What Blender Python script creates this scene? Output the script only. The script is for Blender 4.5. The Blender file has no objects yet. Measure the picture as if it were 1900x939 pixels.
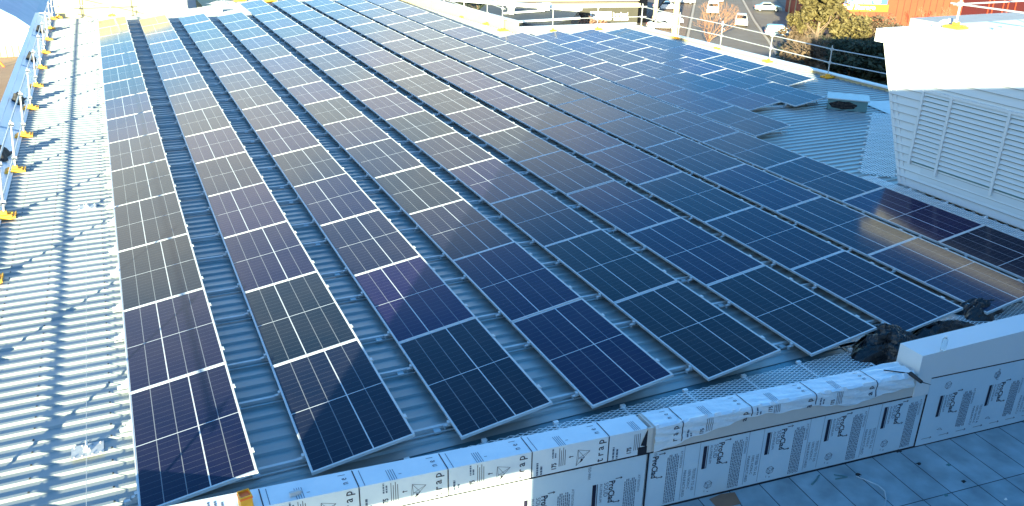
import bpy, math, random
from mathutils import Vector, Matrix
import numpy as np
R = math.radians
random.seed(7)
sc = bpy.context.scene
C = sc.collection

# ------------------------------------------------------------------ camera
YAW, PITCH, ROLL = 0.4399, 0.4043, 0.0212
CAM = Vector((0.438, -7.3132, 5.5432)); FPX = 1571.9
F = Vector((math.sin(YAW)*math.cos(PITCH), math.cos(YAW)*math.cos(PITCH), -math.sin(PITCH)))
R0 = Vector((math.cos(YAW), -math.sin(YAW), 0)); U0 = R0.cross(F)
RR = R0*math.cos(ROLL)+U0*math.sin(ROLL); UU = -R0*math.sin(ROLL)+U0*math.cos(ROLL)
cd = bpy.data.cameras.new('camera'); cam = bpy.data.objects.new('camera', cd); C.objects.link(cam)
m = Matrix((RR, UU, -F)).transposed().to_4x4(); m.translation = CAM; cam.matrix_world = m
cd.sensor_width = 36; cd.lens = 36*FPX/1900; cd.clip_end = 3000; cd.clip_start = .05
sc.camera = cam
def at(u, v, z):
    """point of the horizontal plane z seen at photograph position u, v (used for surveying real positions)"""
    d = F+RR*((u-950)/FPX)-UU*((v-469)/FPX); t = (z-CAM.z)/d.z
    return CAM+d*t
def ray_y(u, v, y):
    d = F+RR*((u-950)/FPX)-UU*((v-469)/FPX); t = (y-CAM.y)/d.y
    return CAM+d*t

# ------------------------------------------------------------------ light
SUN_EL = R(10.0); SAZ = math.atan2(-.6, -.8)      # the sun stands behind and to the left
w = bpy.data.worlds.new('World'); sc.world = w; w.use_nodes = True
nt = w.node_tree; bg = nt.nodes['Background']
sky = nt.nodes.new('ShaderNodeTexSky'); sky.sky_type = 'NISHITA'; sky.sun_disc = False
sky.sun_elevation = SUN_EL; sky.sun_rotation = SAZ % (2*math.pi); sky.air_density = 1.3; sky.dust_density = .6; sky.ozone_density = 5.0
# thin warm clouds drifting across the blue
tcw = nt.nodes.new('ShaderNodeTexCoord'); mpw = nt.nodes.new('ShaderNodeMapping'); mpw.inputs['Scale'].default_value = (1, 1, 2.6); nt.links.new(tcw.outputs['Generated'], mpw.inputs[0])
nsw = nt.nodes.new('ShaderNodeTexNoise'); nsw.inputs['Scale'].default_value = 2.3; nsw.inputs['Detail'].default_value = 5; nsw.inputs['Roughness'].default_value = .5; nt.links.new(mpw.outputs[0], nsw.inputs[0])
crw = nt.nodes.new('ShaderNodeValToRGB'); crw.color_ramp.elements[0].position = .40; crw.color_ramp.elements[1].position = .60; nt.links.new(nsw.outputs['Fac'], crw.inputs[0])
spw = nt.nodes.new('ShaderNodeSeparateXYZ'); nt.links.new(tcw.outputs['Generated'], spw.inputs[0])
bnd = nt.nodes.new('ShaderNodeValToRGB'); be = bnd.color_ramp.elements     # cloud amount against height above the horizon
be[0].position = .15; be[0].color = (0, 0, 0, 1); be[1].position = .54; be[1].color = (0, 0, 0, 1)
x_ = be.new(.23); x_.color = (1, 1, 1, 1); x_ = be.new(.38); x_.color = (1, 1, 1, 1)
nt.links.new(spw.outputs[2], bnd.inputs[0])
mlw = nt.nodes.new('ShaderNodeMath'); mlw.operation = 'MULTIPLY'; nt.links.new(crw.outputs[0], mlw.inputs[0]); nt.links.new(bnd.outputs[0], mlw.inputs[1])
mxw = nt.nodes.new('ShaderNodeMix'); mxw.data_type = 'RGBA'; nt.links.new(mlw.outputs[0], mxw.inputs[0]); nt.links.new(sky.outputs[0], mxw.inputs[6]); mxw.inputs[7].default_value = (4.8, 3.9, 3.1, 1)
hz = nt.nodes.new('ShaderNodeMapRange'); hz.inputs['From Min'].default_value = 0; hz.inputs['From Max'].default_value = .22; hz.inputs['To Min'].default_value = .65; hz.inputs['To Max'].default_value = 0; nt.links.new(spw.outputs[2], hz.inputs[0])
mxh = nt.nodes.new('ShaderNodeMix'); mxh.data_type = 'RGBA'; nt.links.new(hz.outputs[0], mxh.inputs[0]); nt.links.new(mxw.outputs[2], mxh.inputs[6]); mxh.inputs[7].default_value = (2.6, 2.7, 2.9, 1)
nt.links.new(mxh.outputs[2], bg.inputs[0]); bg.inputs[1].default_value = 0.074
sl = bpy.data.lights.new('sun', 'SUN'); sl.energy = 4.6; sl.angle = R(.5); sl.color = (1, .74, .40)
so = bpy.data.objects.new('sun', sl); C.objects.link(so)
sdir = Vector((.6*math.cos(SUN_EL), .8*math.cos(SUN_EL), -math.sin(SUN_EL)))
so.rotation_euler = sdir.to_track_quat('-Z', 'Y').to_euler()
so.location = (-20, -30, 20)
sc.view_settings.view_transform = 'Standard'; sc.view_settings.look = 'None'
sc.view_settings.exposure = 2.72; sc.view_settings.gamma = 1
sc.view_settings.use_white_balance = True; sc.view_settings.white_balance_temperature = 5150; sc.view_settings.white_balance_tint = -6

# ------------------------------------------------------------------ materials
def mat(name, col, rough=.6, metal=0., noise=None, nscale=3., bump=0., bscale=20., spec=.5, trans=0., stretch=None):
    mt = bpy.data.materials.new(name); mt.use_nodes = True
    n = mt.node_tree.nodes; l = mt.node_tree.links; b = n['Principled BSDF']
    b.inputs['Base Color'].default_value = (*col, 1); b.inputs['Roughness'].default_value = rough
    b.inputs['Metallic'].default_value = metal; b.inputs['Specular IOR Level'].default_value = spec
    b.inputs['Transmission Weight'].default_value = trans
    tc = n.new('ShaderNodeTexCoord'); mp = n.new('ShaderNodeMapping'); l.new(tc.outputs['Object'], mp.inputs[0])
    if stretch: mp.inputs['Scale'].default_value = stretch
    if noise:
        t = n.new('ShaderNodeTexNoise'); t.inputs['Scale'].default_value = nscale; t.inputs['Detail'].default_value = 5
        t.inputs['Roughness'].default_value = .65
        l.new(mp.outputs[0], t.inputs[0]); cr = n.new('ShaderNodeValToRGB')
        cr.color_ramp.elements[0].position = .32; cr.color_ramp.elements[1].position = .7
        cr.color_ramp.elements[0].color = (*noise, 1); cr.color_ramp.elements[1].color = (*col, 1)
        l.new(t.outputs['Fac'], cr.inputs[0]); l.new(cr.outputs[0], b.inputs['Base Color'])
        mr = n.new('ShaderNodeMapRange'); mr.inputs['To Min'].default_value = min(1, rough*1.25); mr.inputs['To Max'].default_value = rough*.8
        l.new(t.outputs['Fac'], mr.inputs[0]); l.new(mr.outputs[0], b.inputs['Roughness'])
    if bump:
        t2 = n.new('ShaderNodeTexNoise'); t2.inputs['Scale'].default_value = bscale; t2.inputs['Detail'].default_value = 4
        l.new(mp.outputs[0], t2.inputs[0]); bp = n.new('ShaderNodeBump'); bp.inputs['Strength'].default_value = bump
        bp.inputs['Distance'].default_value = .02
        l.new(t2.outputs['Fac'], bp.inputs['Height']); l.new(bp.outputs[0], b.inputs['Normal'])
    return mt
M = {}
M['roof'] = mat('zinc roof sheet', (.34, .37, .37), .34, .12, noise=(.25, .285, .295), nscale=1.1, bump=.12, bscale=5, stretch=(.35, 1, 1))
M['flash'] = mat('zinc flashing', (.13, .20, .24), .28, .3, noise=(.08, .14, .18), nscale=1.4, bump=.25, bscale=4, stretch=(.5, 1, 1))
M['alu'] = mat('anodised aluminium', (.56, .60, .62), .4, .1, noise=(.48, .52, .54), nscale=6)
M['gutter'] = mat('pale gutter metal', (.62, .70, .78), .3, .1, noise=(.54, .63, .72), nscale=.8, bump=.15, bscale=2, stretch=(1, .4, 1))
M['galv'] = mat('galvanised tube', (.52, .54, .55), .4, .35, noise=(.4, .42, .43), nscale=20)
M['white'] = mat('white painted steel', (.70, .72, .73), .4, 0, noise=(.70, .71, .70), nscale=2.0, bump=.03, bscale=3)
M['whiteclad'] = mat('white wall boards', (.62, .66, .68), .45, 0, noise=(.66, .69, .70), nscale=1.2, stretch=(1, .3, 1))
M['boardshade'] = mat('board shade line', (.26, .26, .26), .8)
M['cream'] = mat('cream render', (.50, .43, .24), .7, 0, noise=(.43, .37, .21), nscale=1.0)
M['yellow'] = mat('yellow base plastic', (.85, .48, .02), .5, 0, noise=(.72, .36, .02), nscale=9)
M['orangep'] = mat('orange plastic', (.85, .17, .02), .45)
M['red'] = mat('red inside', (.6, .02, .01), .5)
M['black'] = mat('black plastic sheet', (.004, .0045, .007), .24, 0, bump=1.0, bscale=15)
M['rubber'] = mat('black rubber', (.02, .02, .022), .7)
M['film'] = mat('protective film', (.76, .82, .85), .32, 0, noise=(.66, .73, .78), nscale=2.5, bump=.3, bscale=6)
M['filmw'] = mat('wrinkled film', (.78, .83, .86), .3, 0, noise=(.66, .73, .78), nscale=5, bump=.6, bscale=9)
M['clad'] = mat('cladding film', (.64, .73, .79), .35, 0, noise=(.57, .67, .74), nscale=1.5, bump=.25, bscale=3)
M['beige'] = mat('bare coping paint', (.60, .58, .53), .45, 0, noise=(.54, .52, .48), nscale=2)
M['ink'] = mat('dark ink', (.012, .010, .030), .5)
M['inkgrey'] = mat('grey ink', (.10, .13, .19), .5)
M['seam'] = mat('dark seam', (.012, .012, .02), .6)
M['meshwire'] = mat('expanded mesh steel', (.78, .82, .84), .4, .1)
M['concrete'] = mat('pavement', (.25, .175, .12), .9, 0, noise=(.19, .13, .09), nscale=.25)
M['ground'] = mat('yard ground', (.17, .135, .105), .9, 0, noise=(.11, .09, .07), nscale=.12, bump=.2, bscale=2)
M['asphalt'] = mat('asphalt', (.19, .16, .125), .85, 0, noise=(.15, .125, .10), nscale=.3, bump=.1, bscale=8)
M['kerb'] = mat('kerb concrete', (.42, .36, .29), .85)
M['paint'] = mat('road paint', (.75, .73, .68), .7)
M['orangewall'] = mat('orange wall', (.30, .040, .007), .6, 0, noise=(.25, .033, .006), nscale=.5)
M['redwall'] = mat('red wall', (.055, .003, .003), .55, 0, noise=(.04, .002, .002), nscale=.6)
M['bluesign'] = mat('blue sign', (.05, .10, .32), .5)
M['orangesign'] = mat('orange sign', (.42, .11, .004), .5)
M['signwhite'] = mat('sign white', (.85, .85, .83), .5)
M['darkwall'] = mat('dark grey wall', (.05, .055, .055), .7, 0, noise=(.04, .045, .045), nscale=.5)
M['greywall'] = mat('olive grey wall', (.05, .047, .035), .7, 0, noise=(.042, .04, .03), nscale=.4)
M['brownroof'] = mat('taupe roof', (.20, .165, .13), .8, 0, noise=(.17, .14, .11), nscale=.6)
M['blueroof'] = mat('blue grey roof', (.22, .32, .50), .45, .1, noise=(.18, .27, .43), nscale=.8)
M['bark'] = mat('bark', (.20, .15, .10), .9, 0, noise=(.12, .085, .06), nscale=5)
M['barkpale'] = mat('pale bark', (.42, .34, .24), .9)
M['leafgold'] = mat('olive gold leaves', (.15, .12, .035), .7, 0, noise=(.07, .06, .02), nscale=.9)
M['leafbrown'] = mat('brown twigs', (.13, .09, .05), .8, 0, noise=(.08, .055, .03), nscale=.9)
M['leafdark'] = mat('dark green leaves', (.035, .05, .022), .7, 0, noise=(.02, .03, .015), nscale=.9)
M['twigred'] = mat('reddish twigs', (.26, .14, .08), .85)
M['carwhite'] = mat('white car paint', (.75, .75, .73), .25)
M['carsilver'] = mat('silver green car paint', (.42, .47, .38), .25, .3)
M['carblue'] = mat('pale blue car paint', (.30, .42, .52), .25, .3)
M['carglass'] = mat('car glass', (.012, .014, .018), .08)
M['tyre'] = mat('tyre', (.02, .02, .02), .8)
M['taill'] = mat('tail lamp', (.4, .01, .01), .3)
M['board'] = mat('cardboard', (.28, .17, .10), .8, 0, noise=(.22, .13, .08), nscale=4)
M['bottle'] = mat('clear plastic', (.85, .93, .97), .05, 0, trans=.85)
M['unit'] = mat('grey green unit paint', (.14, .24, .25), .5, 0, noise=(.11, .19, .20), nscale=3)
M['facade'] = mat('grey facade', (.35, .36, .37), .6, 0, noise=(.3, .31, .32), nscale=1)

# tiles of the terrace
def tile_mat():
    mt = bpy.data.materials.new('terrace tiles'); mt.use_nodes = True
    n = mt.node_tree.nodes; l = mt.node_tree.links; b = n['Principled BSDF']
    tc = n.new('ShaderNodeTexCoord')
    br = n.new('ShaderNodeTexBrick'); br.offset = 0; br.inputs['Scale'].default_value = 1
    br.inputs['Brick Width'].default_value = .42; br.inputs['Row Height'].default_value = .86
    br.inputs['Mortar Size'].default_value = .006; br.inputs['Mortar Smooth'].default_value = .1
    br.inputs['Color1'].default_value = (.32, .38, .41, 1); br.inputs['Color2'].default_value = (.40, .46, .49, 1)
    br.inputs['Mortar'].default_value = (.012, .02, .03, 1); br.inputs['Bias'].default_value = 0
    l.new(tc.outputs['Object'], br.inputs[0])
    t = n.new('ShaderNodeTexNoise'); t.inputs['Scale'].default_value = 3; t.inputs['Detail'].default_value = 8; l.new(tc.outputs['Object'], t.inputs[0])
    mr = n.new('ShaderNodeMapRange'); mr.inputs['From Min'].default_value = .3; mr.inputs['From Max'].default_value = .7
    mr.inputs['To Min'].default_value = .66; mr.inputs['To Max'].default_value = 1.12; l.new(t.outputs['Fac'], mr.inputs[0])
    mx = n.new('ShaderNodeVectorMath'); mx.operation = 'SCALE'; l.new(br.outputs[0], mx.inputs[0]); l.new(mr.outputs[0], mx.inputs['Scale'])
    l.new(mx.outputs[0], b.inputs['Base Color']); b.inputs['Roughness'].default_value = .55
    return mt
M['tiles'] = tile_mat()

# the photovoltaic glass: cells, busbars and white gaps, drawn from the panel's own UV
def pv_mat():
    mt = bpy.data.materials.new('photovoltaic glass'); mt.use_nodes = True
    n = mt.node_tree.nodes; l = mt.node_tree.links; b = n['Principled BSDF']
    uv = n.new('ShaderNodeUVMap'); uv.uv_map = 'UVMap'; sep = n.new('ShaderNodeSeparateXYZ'); l.new(uv.outputs[0], sep.inputs[0])
    def math_(op, a, bb=None, c=None):
        x = n.new('ShaderNodeMath'); x.operation = op
        for i, q in enumerate((a, bb, c)):
            if q is None: continue
            if isinstance(q, (int, float)): x.inputs[i].default_value = q
            else: l.new(q, x.inputs[i])
        return x.outputs[0]
    u, v = sep.outputs[0], sep.outputs[1]
    def line(coord, size, div, width):       # mask 1 within width/2 metres of every multiple of 1/div
        f = math_('PINGPONG', math_('MULTIPLY', coord, div), .5)
        return math_('LESS_THAN', f, width/2/size*div)
    def single(coord, size, pos, width):
        return math_('LESS_THAN', math_('ABSOLUTE', math_('SUBTRACT', coord, pos)), width/2/size)
    W_, L_ = 1.102, 2.246
    thin = math_('MULTIPLY', line(u, W_, 5, .0085), .33)
    bold = single(u, W_, .6, .013); mid = single(v, L_, .5, .012)
    eu = math_('GREATER_THAN', math_('ABSOLUTE', math_('SUBTRACT', u, .5)), .5-.010/W_)
    ev = math_('GREATER_THAN', math_('ABSOLUTE', math_('SUBTRACT', v, .5)), .5-.013/L_)
    fine = math_('MULTIPLY', line(v, L_, 22, .005), .12)
    fing = math_('MULTIPLY', line(v, L_, 110, .004), .025)
    white = math_('MAXIMUM', math_('MAXIMUM', bold, mid), math_('MAXIMUM', math_('MAXIMUM', eu, ev), thin))
    white = math_('MAXIMUM', white, math_('MAXIMUM', fine, fing))
    oi = n.new('ShaderNodeObjectInfo')
    cr = n.new('ShaderNodeValToRGB'); e = cr.color_ramp.elements
    e[0].color = (.003, .001, .048, 1); e[1].color = (.001, .008, .018, 1)
    x = e.new(.5); x.color = (.001, .003, .030, 1)
    l.new(oi.outputs['Random'], cr.inputs[0])
    # a thin film of dust, uneven
    tc = n.new('ShaderNodeTexCoord'); ns = n.new('ShaderNodeTexNoise'); ns.inputs['Scale'].default_value = 1.3; ns.inputs['Detail'].default_value = 6
    l.new(tc.outputs['Object'], ns.inputs[0])
    dust = n.new('ShaderNodeMapRange'); dust.inputs['From Min'].default_value = .3; dust.inputs['From Max'].default_value = .75
    dust.inputs['To Min'].default_value = .001; dust.inputs['To Max'].default_value = .017; l.new(ns.outputs['Fac'], dust.inputs[0])
    m1 = n.new('ShaderNodeMix'); m1.data_type = 'RGBA'; l.new(dust.outputs[0], m1.inputs[0]); l.new(cr.outputs[0], m1.inputs[6]); m1.inputs[7].default_value = (.80, .58, .42, 1)
    m2 = n.new('ShaderNodeMix'); m2.data_type = 'RGBA'; l.new(white, m2.inputs[0]); l.new(m1.outputs[2], m2.inputs[6]); m2.inputs[7].default_value = (.52, .55, .58, 1)
    l.new(m2.outputs[2], b.inputs['Base Color'])
    b.inputs['Roughness'].default_value = .12; b.inputs['IOR'].default_value = 1.31
    return mt
M['pv'] = pv_mat()

# ------------------------------------------------------------------ mesh helpers
class MB:
    def __init__(s): s.v = []; s.f = []; s.mi = []
    def add(s, vs, fs, mi=0):
        o = len(s.v); s.v += [tuple(x) for x in vs]; s.f += [tuple(o+i for i in f) for f in fs]; s.mi += [mi]*len(fs)
    def box(s, x0, x1, y0, y1, z0, z1, mi=0, M_=None):
        v = [Vector((x, y, z)) for z in (z0, z1) for y in (y0, y1) for x in (x0, x1)]
        if M_: v = [M_ @ q for q in v]
        s.add(v, [(0, 2, 3, 1), (4, 5, 7, 6), (0, 1, 5, 4), (2, 6, 7, 3), (0, 4, 6, 2), (1, 3, 7, 5)], mi)
    def bar(s, a, b, w, h=None, mi=0, up=Vector((0, 0, 1))):
        a, b = Vector(a), Vector(b); h = h or w; d = (b-a).normalized(); x = d.cross(up)
        if x.length < 1e-4: x = Vector((1, 0, 0))
        x.normalize(); y = x.cross(d)
        v = [p+x*sx*w/2+y*sy*h/2 for p in (a, b) for sx, sy in ((-1, -1), (1, -1), (1, 1), (-1, 1))]
        s.add(v, [(0, 3, 2, 1), (4, 5, 6, 7), (0, 1, 5, 4), (1, 2, 6, 5), (2, 3, 7, 6), (3, 0, 4, 7)], mi)
    def tube(s, a, b, r0, r1=None, n=8, mi=0, cap=True):
        a, b = Vector(a), Vector(b); r1 = r0 if r1 is None else r1; d = (b-a).normalized()
        x = d.orthogonal().normalized(); y = d.cross(x)
        v = [p+(x*math.cos(t)+y*math.sin(t))*r for p, r in ((a, r0), (b, r1)) for t in [2*math.pi*i/n for i in range(n)]]
        f = [(i, (i+1) % n, n+(i+1) % n, n+i) for i in range(n)]
        if cap: f += [tuple(range(n-1, -1, -1)), tuple(range(n, 2*n))]
        s.add(v, f, mi)
    def prism(s, pts, a, mi=0):          # polygon pts (3D) swept by vector a
        n = len(pts); a = Vector(a); v = [Vector(q) for q in pts]+[Vector(q)+a for q in pts]
        s.add(v, [tuple(range(n-1, -1, -1)), tuple(range(n, 2*n))]+[(i, (i+1) % n, n+(i+1) % n, n+i) for i in range(n)], mi)
    def quad(s, a, b, c, d, mi=0): s.add([a, b, c, d], [(0, 1, 2, 3)], mi)
    def build(s, name, mats, parent=None, smooth=False, label=None):
        me = bpy.data.meshes.new(name); me.from_pydata(s.v, [], s.f)
        if isinstance(mats, str): mats = [mats]
        for k in mats: me.materials.append(M[k])
        if len(mats) > 1: me.polygons.foreach_set('material_index', s.mi)
        if smooth: me.polygons.foreach_set('use_smooth', [True]*len(me.polygons))
        me.update(); o = bpy.data.objects.new(name, me); C.objects.link(o)
        if parent: o.parent = parent
        if label: o['label'] = label
        return o
def thing(name, label, cat, loc=(0, 0, 0), rz=0, group=None):
    o = bpy.data.objects.new(name, None); C.objects.link(o); o.location = loc; o.rotation_euler = (0, 0, rz)
    o.empty_display_size = .2; tag(o, label, cat, group); return o
def tag(o, label, cat, group=None):
    o['label'] = label; o['category'] = cat
    if group: o['group'] = group
    return o
def struct(o): o['kind'] = 'structure'; return o
_tc = {}
def text_geo(s_, size, font_scale_x=1.0, bold=0.0, res=2):
    k = (s_, size, font_scale_x, bold)
    if k in _tc: return _tc[k]
    cu = bpy.data.curves.new('t', 'FONT'); cu.body = s_; cu.size = size; cu.resolution_u = res; cu.offset = bold
    cu.align_x = 'LEFT'; ob = bpy.data.objects.new('t', cu); C.objects.link(ob)
    dg = bpy.context.evaluated_depsgraph_get(); me = bpy.data.meshes.new_from_object(ob.evaluated_get(dg))
    vs = [(v.co.x*font_scale_x, v.co.y) for v in me.vertices]; fs = [tuple(p.vertices) for p in me.polygons]
    bpy.data.objects.remove(ob); bpy.data.curves.remove(cu); bpy.data.meshes.remove(me)
    _tc[k] = (vs, fs); return _tc[k]
def put_text(mb, s_, size, fn, x=0, y=0, rot=0, mi=0, sx=1.0, bold=0.0):
    """fn maps flat sheet coordinates (a, b) to 3D; rot in quarter turns counter-clockwise"""
    vs, fs = text_geo(s_, size, sx, bold)
    c, s = [(1, 0), (0, 1), (-1, 0), (0, -1)][rot % 4]
    mb.add([fn(x+c*a-s*b, y+s*a+c*b) for a, b in vs], fs, mi)
def put_rect(mb, fn, a0, a1, b0, b1, mi=0, n=1):
    for i in range(n):
        q0 = a0+(a1-a0)*i/n; q1 = a0+(a1-a0)*(i+1)/n
        mb.add([fn(q0, b0), fn(q1, b0), fn(q1, b1), fn(q0, b1)], [(0, 1, 2, 3)], mi)

# ------------------------------------------------------------------ the roof everything stands on
RIB = .2406; PAN = -.155; TOP = -.125
roof = thing('flat_roof_building', 'our own building with ribbed pale metal roof carrying all the solar panels', 'building')
def right_edge(y):
    if y < 4.4: return 15.42
    if y < 26.4: return 22.42+(20-y)*.05
    return 16.35-(y-26.4)*.1
def left_edge(y): return -1.93 if y < 36.4 else 1.9+(y-36.4)*1.05
mb = MB(); ys = []; y = .02
prof = []
while y < 46:
    prof += [(y, PAN+.005), (y+.150, PAN+.005), (y+.172, TOP), (y+.218, TOP), (y+.2375, PAN+.005)]
    # two small pan stiffeners
    prof += []
    y += RIB
for i in range(len(prof)-1):
    (ya, za), (yb, zb) = prof[i], prof[i+1]; ym = (ya+yb)/2
    mb.quad((left_edge(ym), ya, za), (right_edge(ym), ya, za), (right_edge(ym), yb, zb), (left_edge(ym), yb, zb))
mb.build('ribbed_sheet', 'roof', roof)
mb = MB()
for i in range(0, 70):
    yy = .02+i*RIB+.195
    for xx in (-1.55, -1.0, -.22): mb.box(xx-.009, xx+.009, yy-.009, yy+.009, TOP, TOP+.008)
sc_ = mb.build('roof_screws', 'rubber', roof); sc_['kind'] = 'stuff'
mb = MB()
for yy in (3.1, 7.9, 12.7, 17.5, 22.4, 27.2, 32.0):
    k_ = round((yy-.02)/RIB); y_ = .02+k_*RIB+.2405; mb.box(-1.92, -.05, y_-.004, y_+.004, PAN+.006, PAN+.010)
mb.build('sheet_lap', 'seam', roof)
mb = MB()
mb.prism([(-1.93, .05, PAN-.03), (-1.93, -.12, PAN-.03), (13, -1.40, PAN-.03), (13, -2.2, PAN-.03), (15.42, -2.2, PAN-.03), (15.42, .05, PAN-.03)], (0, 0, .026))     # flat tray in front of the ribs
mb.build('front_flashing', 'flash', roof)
mb = MB()                                                # walls down to the street
mb.box(-2.4, 15.2, -.2, 36, -13, -.33)
mb.box(15.2, 22.2, -3, 26, -13, -.33)
mb.box(5, 15.2, 36, 44.5, -13, -.33)
mb.build('wall', 'cream', roof)
# sloping white edge gutter on the left: it falls inwards, away from the low sun
mb = MB()
mb.prism([(-2.46, -1, .05), (-2.36, -1, .015), (-1.93, -1, -.150), (-1.93, -1, -.30), (-2.46, -1, -.30)], (0, 38.2, 0))
for y in (8.5, 16.2, 24.5, 31):
    mb.prism([(-2.36, y, .018), (-1.95, y, -.139), (-1.95, y, -.118), (-2.36, y, .040)], (0, .05, 0))
mb.box(-2.46, -1.93, 37.22, 37.3, -.33, .07)
mb.build('edge_gutter', 'gutter', roof)
mb = MB(); mb.prism([(-2.50, -1, .10), (-2.36, -1, .045), (-2.36, -1, .018), (-2.50, -1, .07)], (0, 38.2, 0)); mb.box(-2.50, -2.485, -1, 37.2, -.35, .07); mb.build('gutter_capping', 'gutter', roof)
mb = MB(); mb.box(-1.94, -1.86, -1, 37, -.118, -.108); mb.build('eaves_strip', 'white', roof)

# far upstands, white cappings
up = thing('white_upstand', 'long white capped upstand round the far right edge of the roof', 'parapet')
def seg(mb, a, b, w, z0, z1, mi=0):
    a = Vector((a[0], a[1], 0)); b = Vector((b[0], b[1], 0)); mid = (z0+z1)/2
    mb.bar((a.x, a.y, mid), (b.x, b.y, mid), w, z1-z0, mi)
mb = MB(); mc = MB()
seg(mb, (16.5, 26.7), (14.6, 45.6), .10, -.3, .30); seg(mc, (16.56, 26.6), (14.66, 45.6), .26, .30, .34)
seg(mb, (16.5, 26.72), (22.2, 26.35), .10, -.3, .06); seg(mc, (16.45, 26.76), (22.3, 26.38), .24, .06, .10)
seg(mb, (22.25, 26.3), (23.2, 2.0), .10, -.3, -.05); seg(mc, (22.27, 26.5), (23.22, 2.0), .26, -.05, -.01)
for k in range(8):
    t = k/7; x = 16.44-1.5*t; yy = 27+15*t; mb.box(x-.02, x+.0, yy, yy+.03, -.15, .3)
mb.build('upstand_face', 'cream', up); mc.build('capping', 'white', up)
# white closing bar and far-end roof pieces
mb = MB(); mb.box(2.0, 5.5, 36.9, 37.06, -.15, .05)
tag(mb.build('white_capping_bar', 'white'), 'white metal capping bar closing the far end behind the middle columns', 'capping')

# ------------------------------------------------------------------ solar panels
P, L, GAP, TILT, W = 1.6391, 2.278, .0144, .1485, 1.134; PIT = L+GAP; YS = -.0333
ROWGROUP = 'solar panels in long columns on the roof'
ORD = ['first', 'second', 'third', 'fourth', 'fifth', 'sixth', 'seventh', 'eighth', 'ninth', 'tenth', 'eleventh', 'twelfth', 'thirteenth', 'fourteenth', 'fifteenth', 'sixteenth', 'seventeenth', 'eighteenth']
def frame_mesh():
    m_ = MB(); f = .014
    m_.box(0, W, 0, f, -.035, 0); m_.box(0, W, L-f, L, -.035, 0)
    m_.box(0, f, f, L-f, -.035, 0); m_.box(W-f, W, f, L-f, -.035, 0)
    return m_
def glass_mesh(flip):
    me = bpy.data.meshes.new('glass'); f = .014
    me.from_pydata([(f, f, -.003), (W-f, f, -.003), (W-f, L-f, -.003), (f, L-f, -.003), (f, f, -.012), (W-f, f, -.012), (W-f, L-f, -.012), (f, L-f, -.012)], [], [(0, 1, 2, 3), (7, 6, 5, 4)])
    uvl = me.uv_layers.new(name='UVMap'); cs = [(0, 0), (1, 0), (1, 1), (0, 1), (0, 1), (1, 1), (1, 0), (0, 0)]
    for i, c in enumerate(cs): uvl.data[i].uv = ((1-c[0]) if flip else c[0], c[1])
    me.materials.append(M['pv']); return me
proto = thing('solar_panel', 'x', 'solar panel', (0, 0, 0), 0, ROWGROUP)
fr = frame_mesh().build('frame', 'alu', proto)
GL = [glass_mesh(False), glass_mesh(True)]
gl = bpy.data.objects.new('glass', GL[0]); C.objects.link(gl); gl.parent = proto
RAILS = (.36, 1.70)
for yr in RAILS:
    m_ = MB(); m_.box(W, W+.022, yr-.035, yr+.035, -.03, .006); m_.box(W-.012, W+.022, yr-.03, yr+.03, .001, .007)
    m_.box(W+.004, W+.014, yr-.018, yr+.018, -.06, -.03); m_.build('edge_clamp', 'alu', proto)
    m_ = MB(); m_.box(-.03, -.002, yr-.025, yr+.025, -.055, -.01); m_.box(-.075, -.03, yr-.02, yr+.02, -.055, -.043); m_.box(-.08, -.068, yr-.02, yr+.02, -.085, -.043)
    m_.build('front_foot', 'alu', proto)
    m_ = MB(); m_.bar((W-.04, yr, -.035), (W-.005, yr, -.245), .03, .008, up=Vector((0, 1, 0))); m_.build('rear_leg', 'alu', proto)
def place_panel(c, k, y0, n_in_col, first, colname, clab):
    if first: o = proto; kids = list(proto.children)
    else:
        o = proto.copy(); C.objects.link(o); kids = []
        for ch in proto.children:
            q = ch.copy(); C.objects.link(q); q.parent = o; kids.append(q)
    x = c*P; 
    o.location = (x+DX[c][0]+DX[c][1]*y0, y0, 0); o.rotation_euler = (random.gauss(0, .0012), -TILT+random.gauss(0, .0028), 0)
    for q in kids:
        if q.name.startswith('glass'): q.data = GL[(k+c*0) % 2]
    o['label'] = clab
    return o
DX = {c: (0, 0) for c in range(14)}
first = True
COLN = ['leftmost', 'second', 'third', 'fourth', 'fifth', 'sixth', 'seventh', 'eighth', 'ninth', 'tenth', 'eleventh', 'twelfth', 'rightmost']
spec = []
for c in range(4): spec += [(c, k, k*PIT+YS*c, 15) for k in range(15)]
for c in range(4, 9): spec += [(c, k, k*PIT+YS*c, 17) for k in range(17)]
for c, n0, y0 in ((9, 7, 8.90), (10, 6, 11.16), (11, 6, 11.12), (12, 5, 13.37)):
    spec += [(c, k, y0+k*PIT, n0) for k in range(n0)]
for c, k, y0, nn in spec:
    colw = 'leftmost column' if c == 0 else ('rightmost short column' if c == 12 else '%s column from the left' % COLN[c])
    tone = 'tilted' if c < 9 else 'bluish'
    lab = '%s solar panel, %s from the near end of the %s' % (tone, ORD[k], colw)
    place_panel(c, k, y0, nn, first, None, lab); first = False
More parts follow.
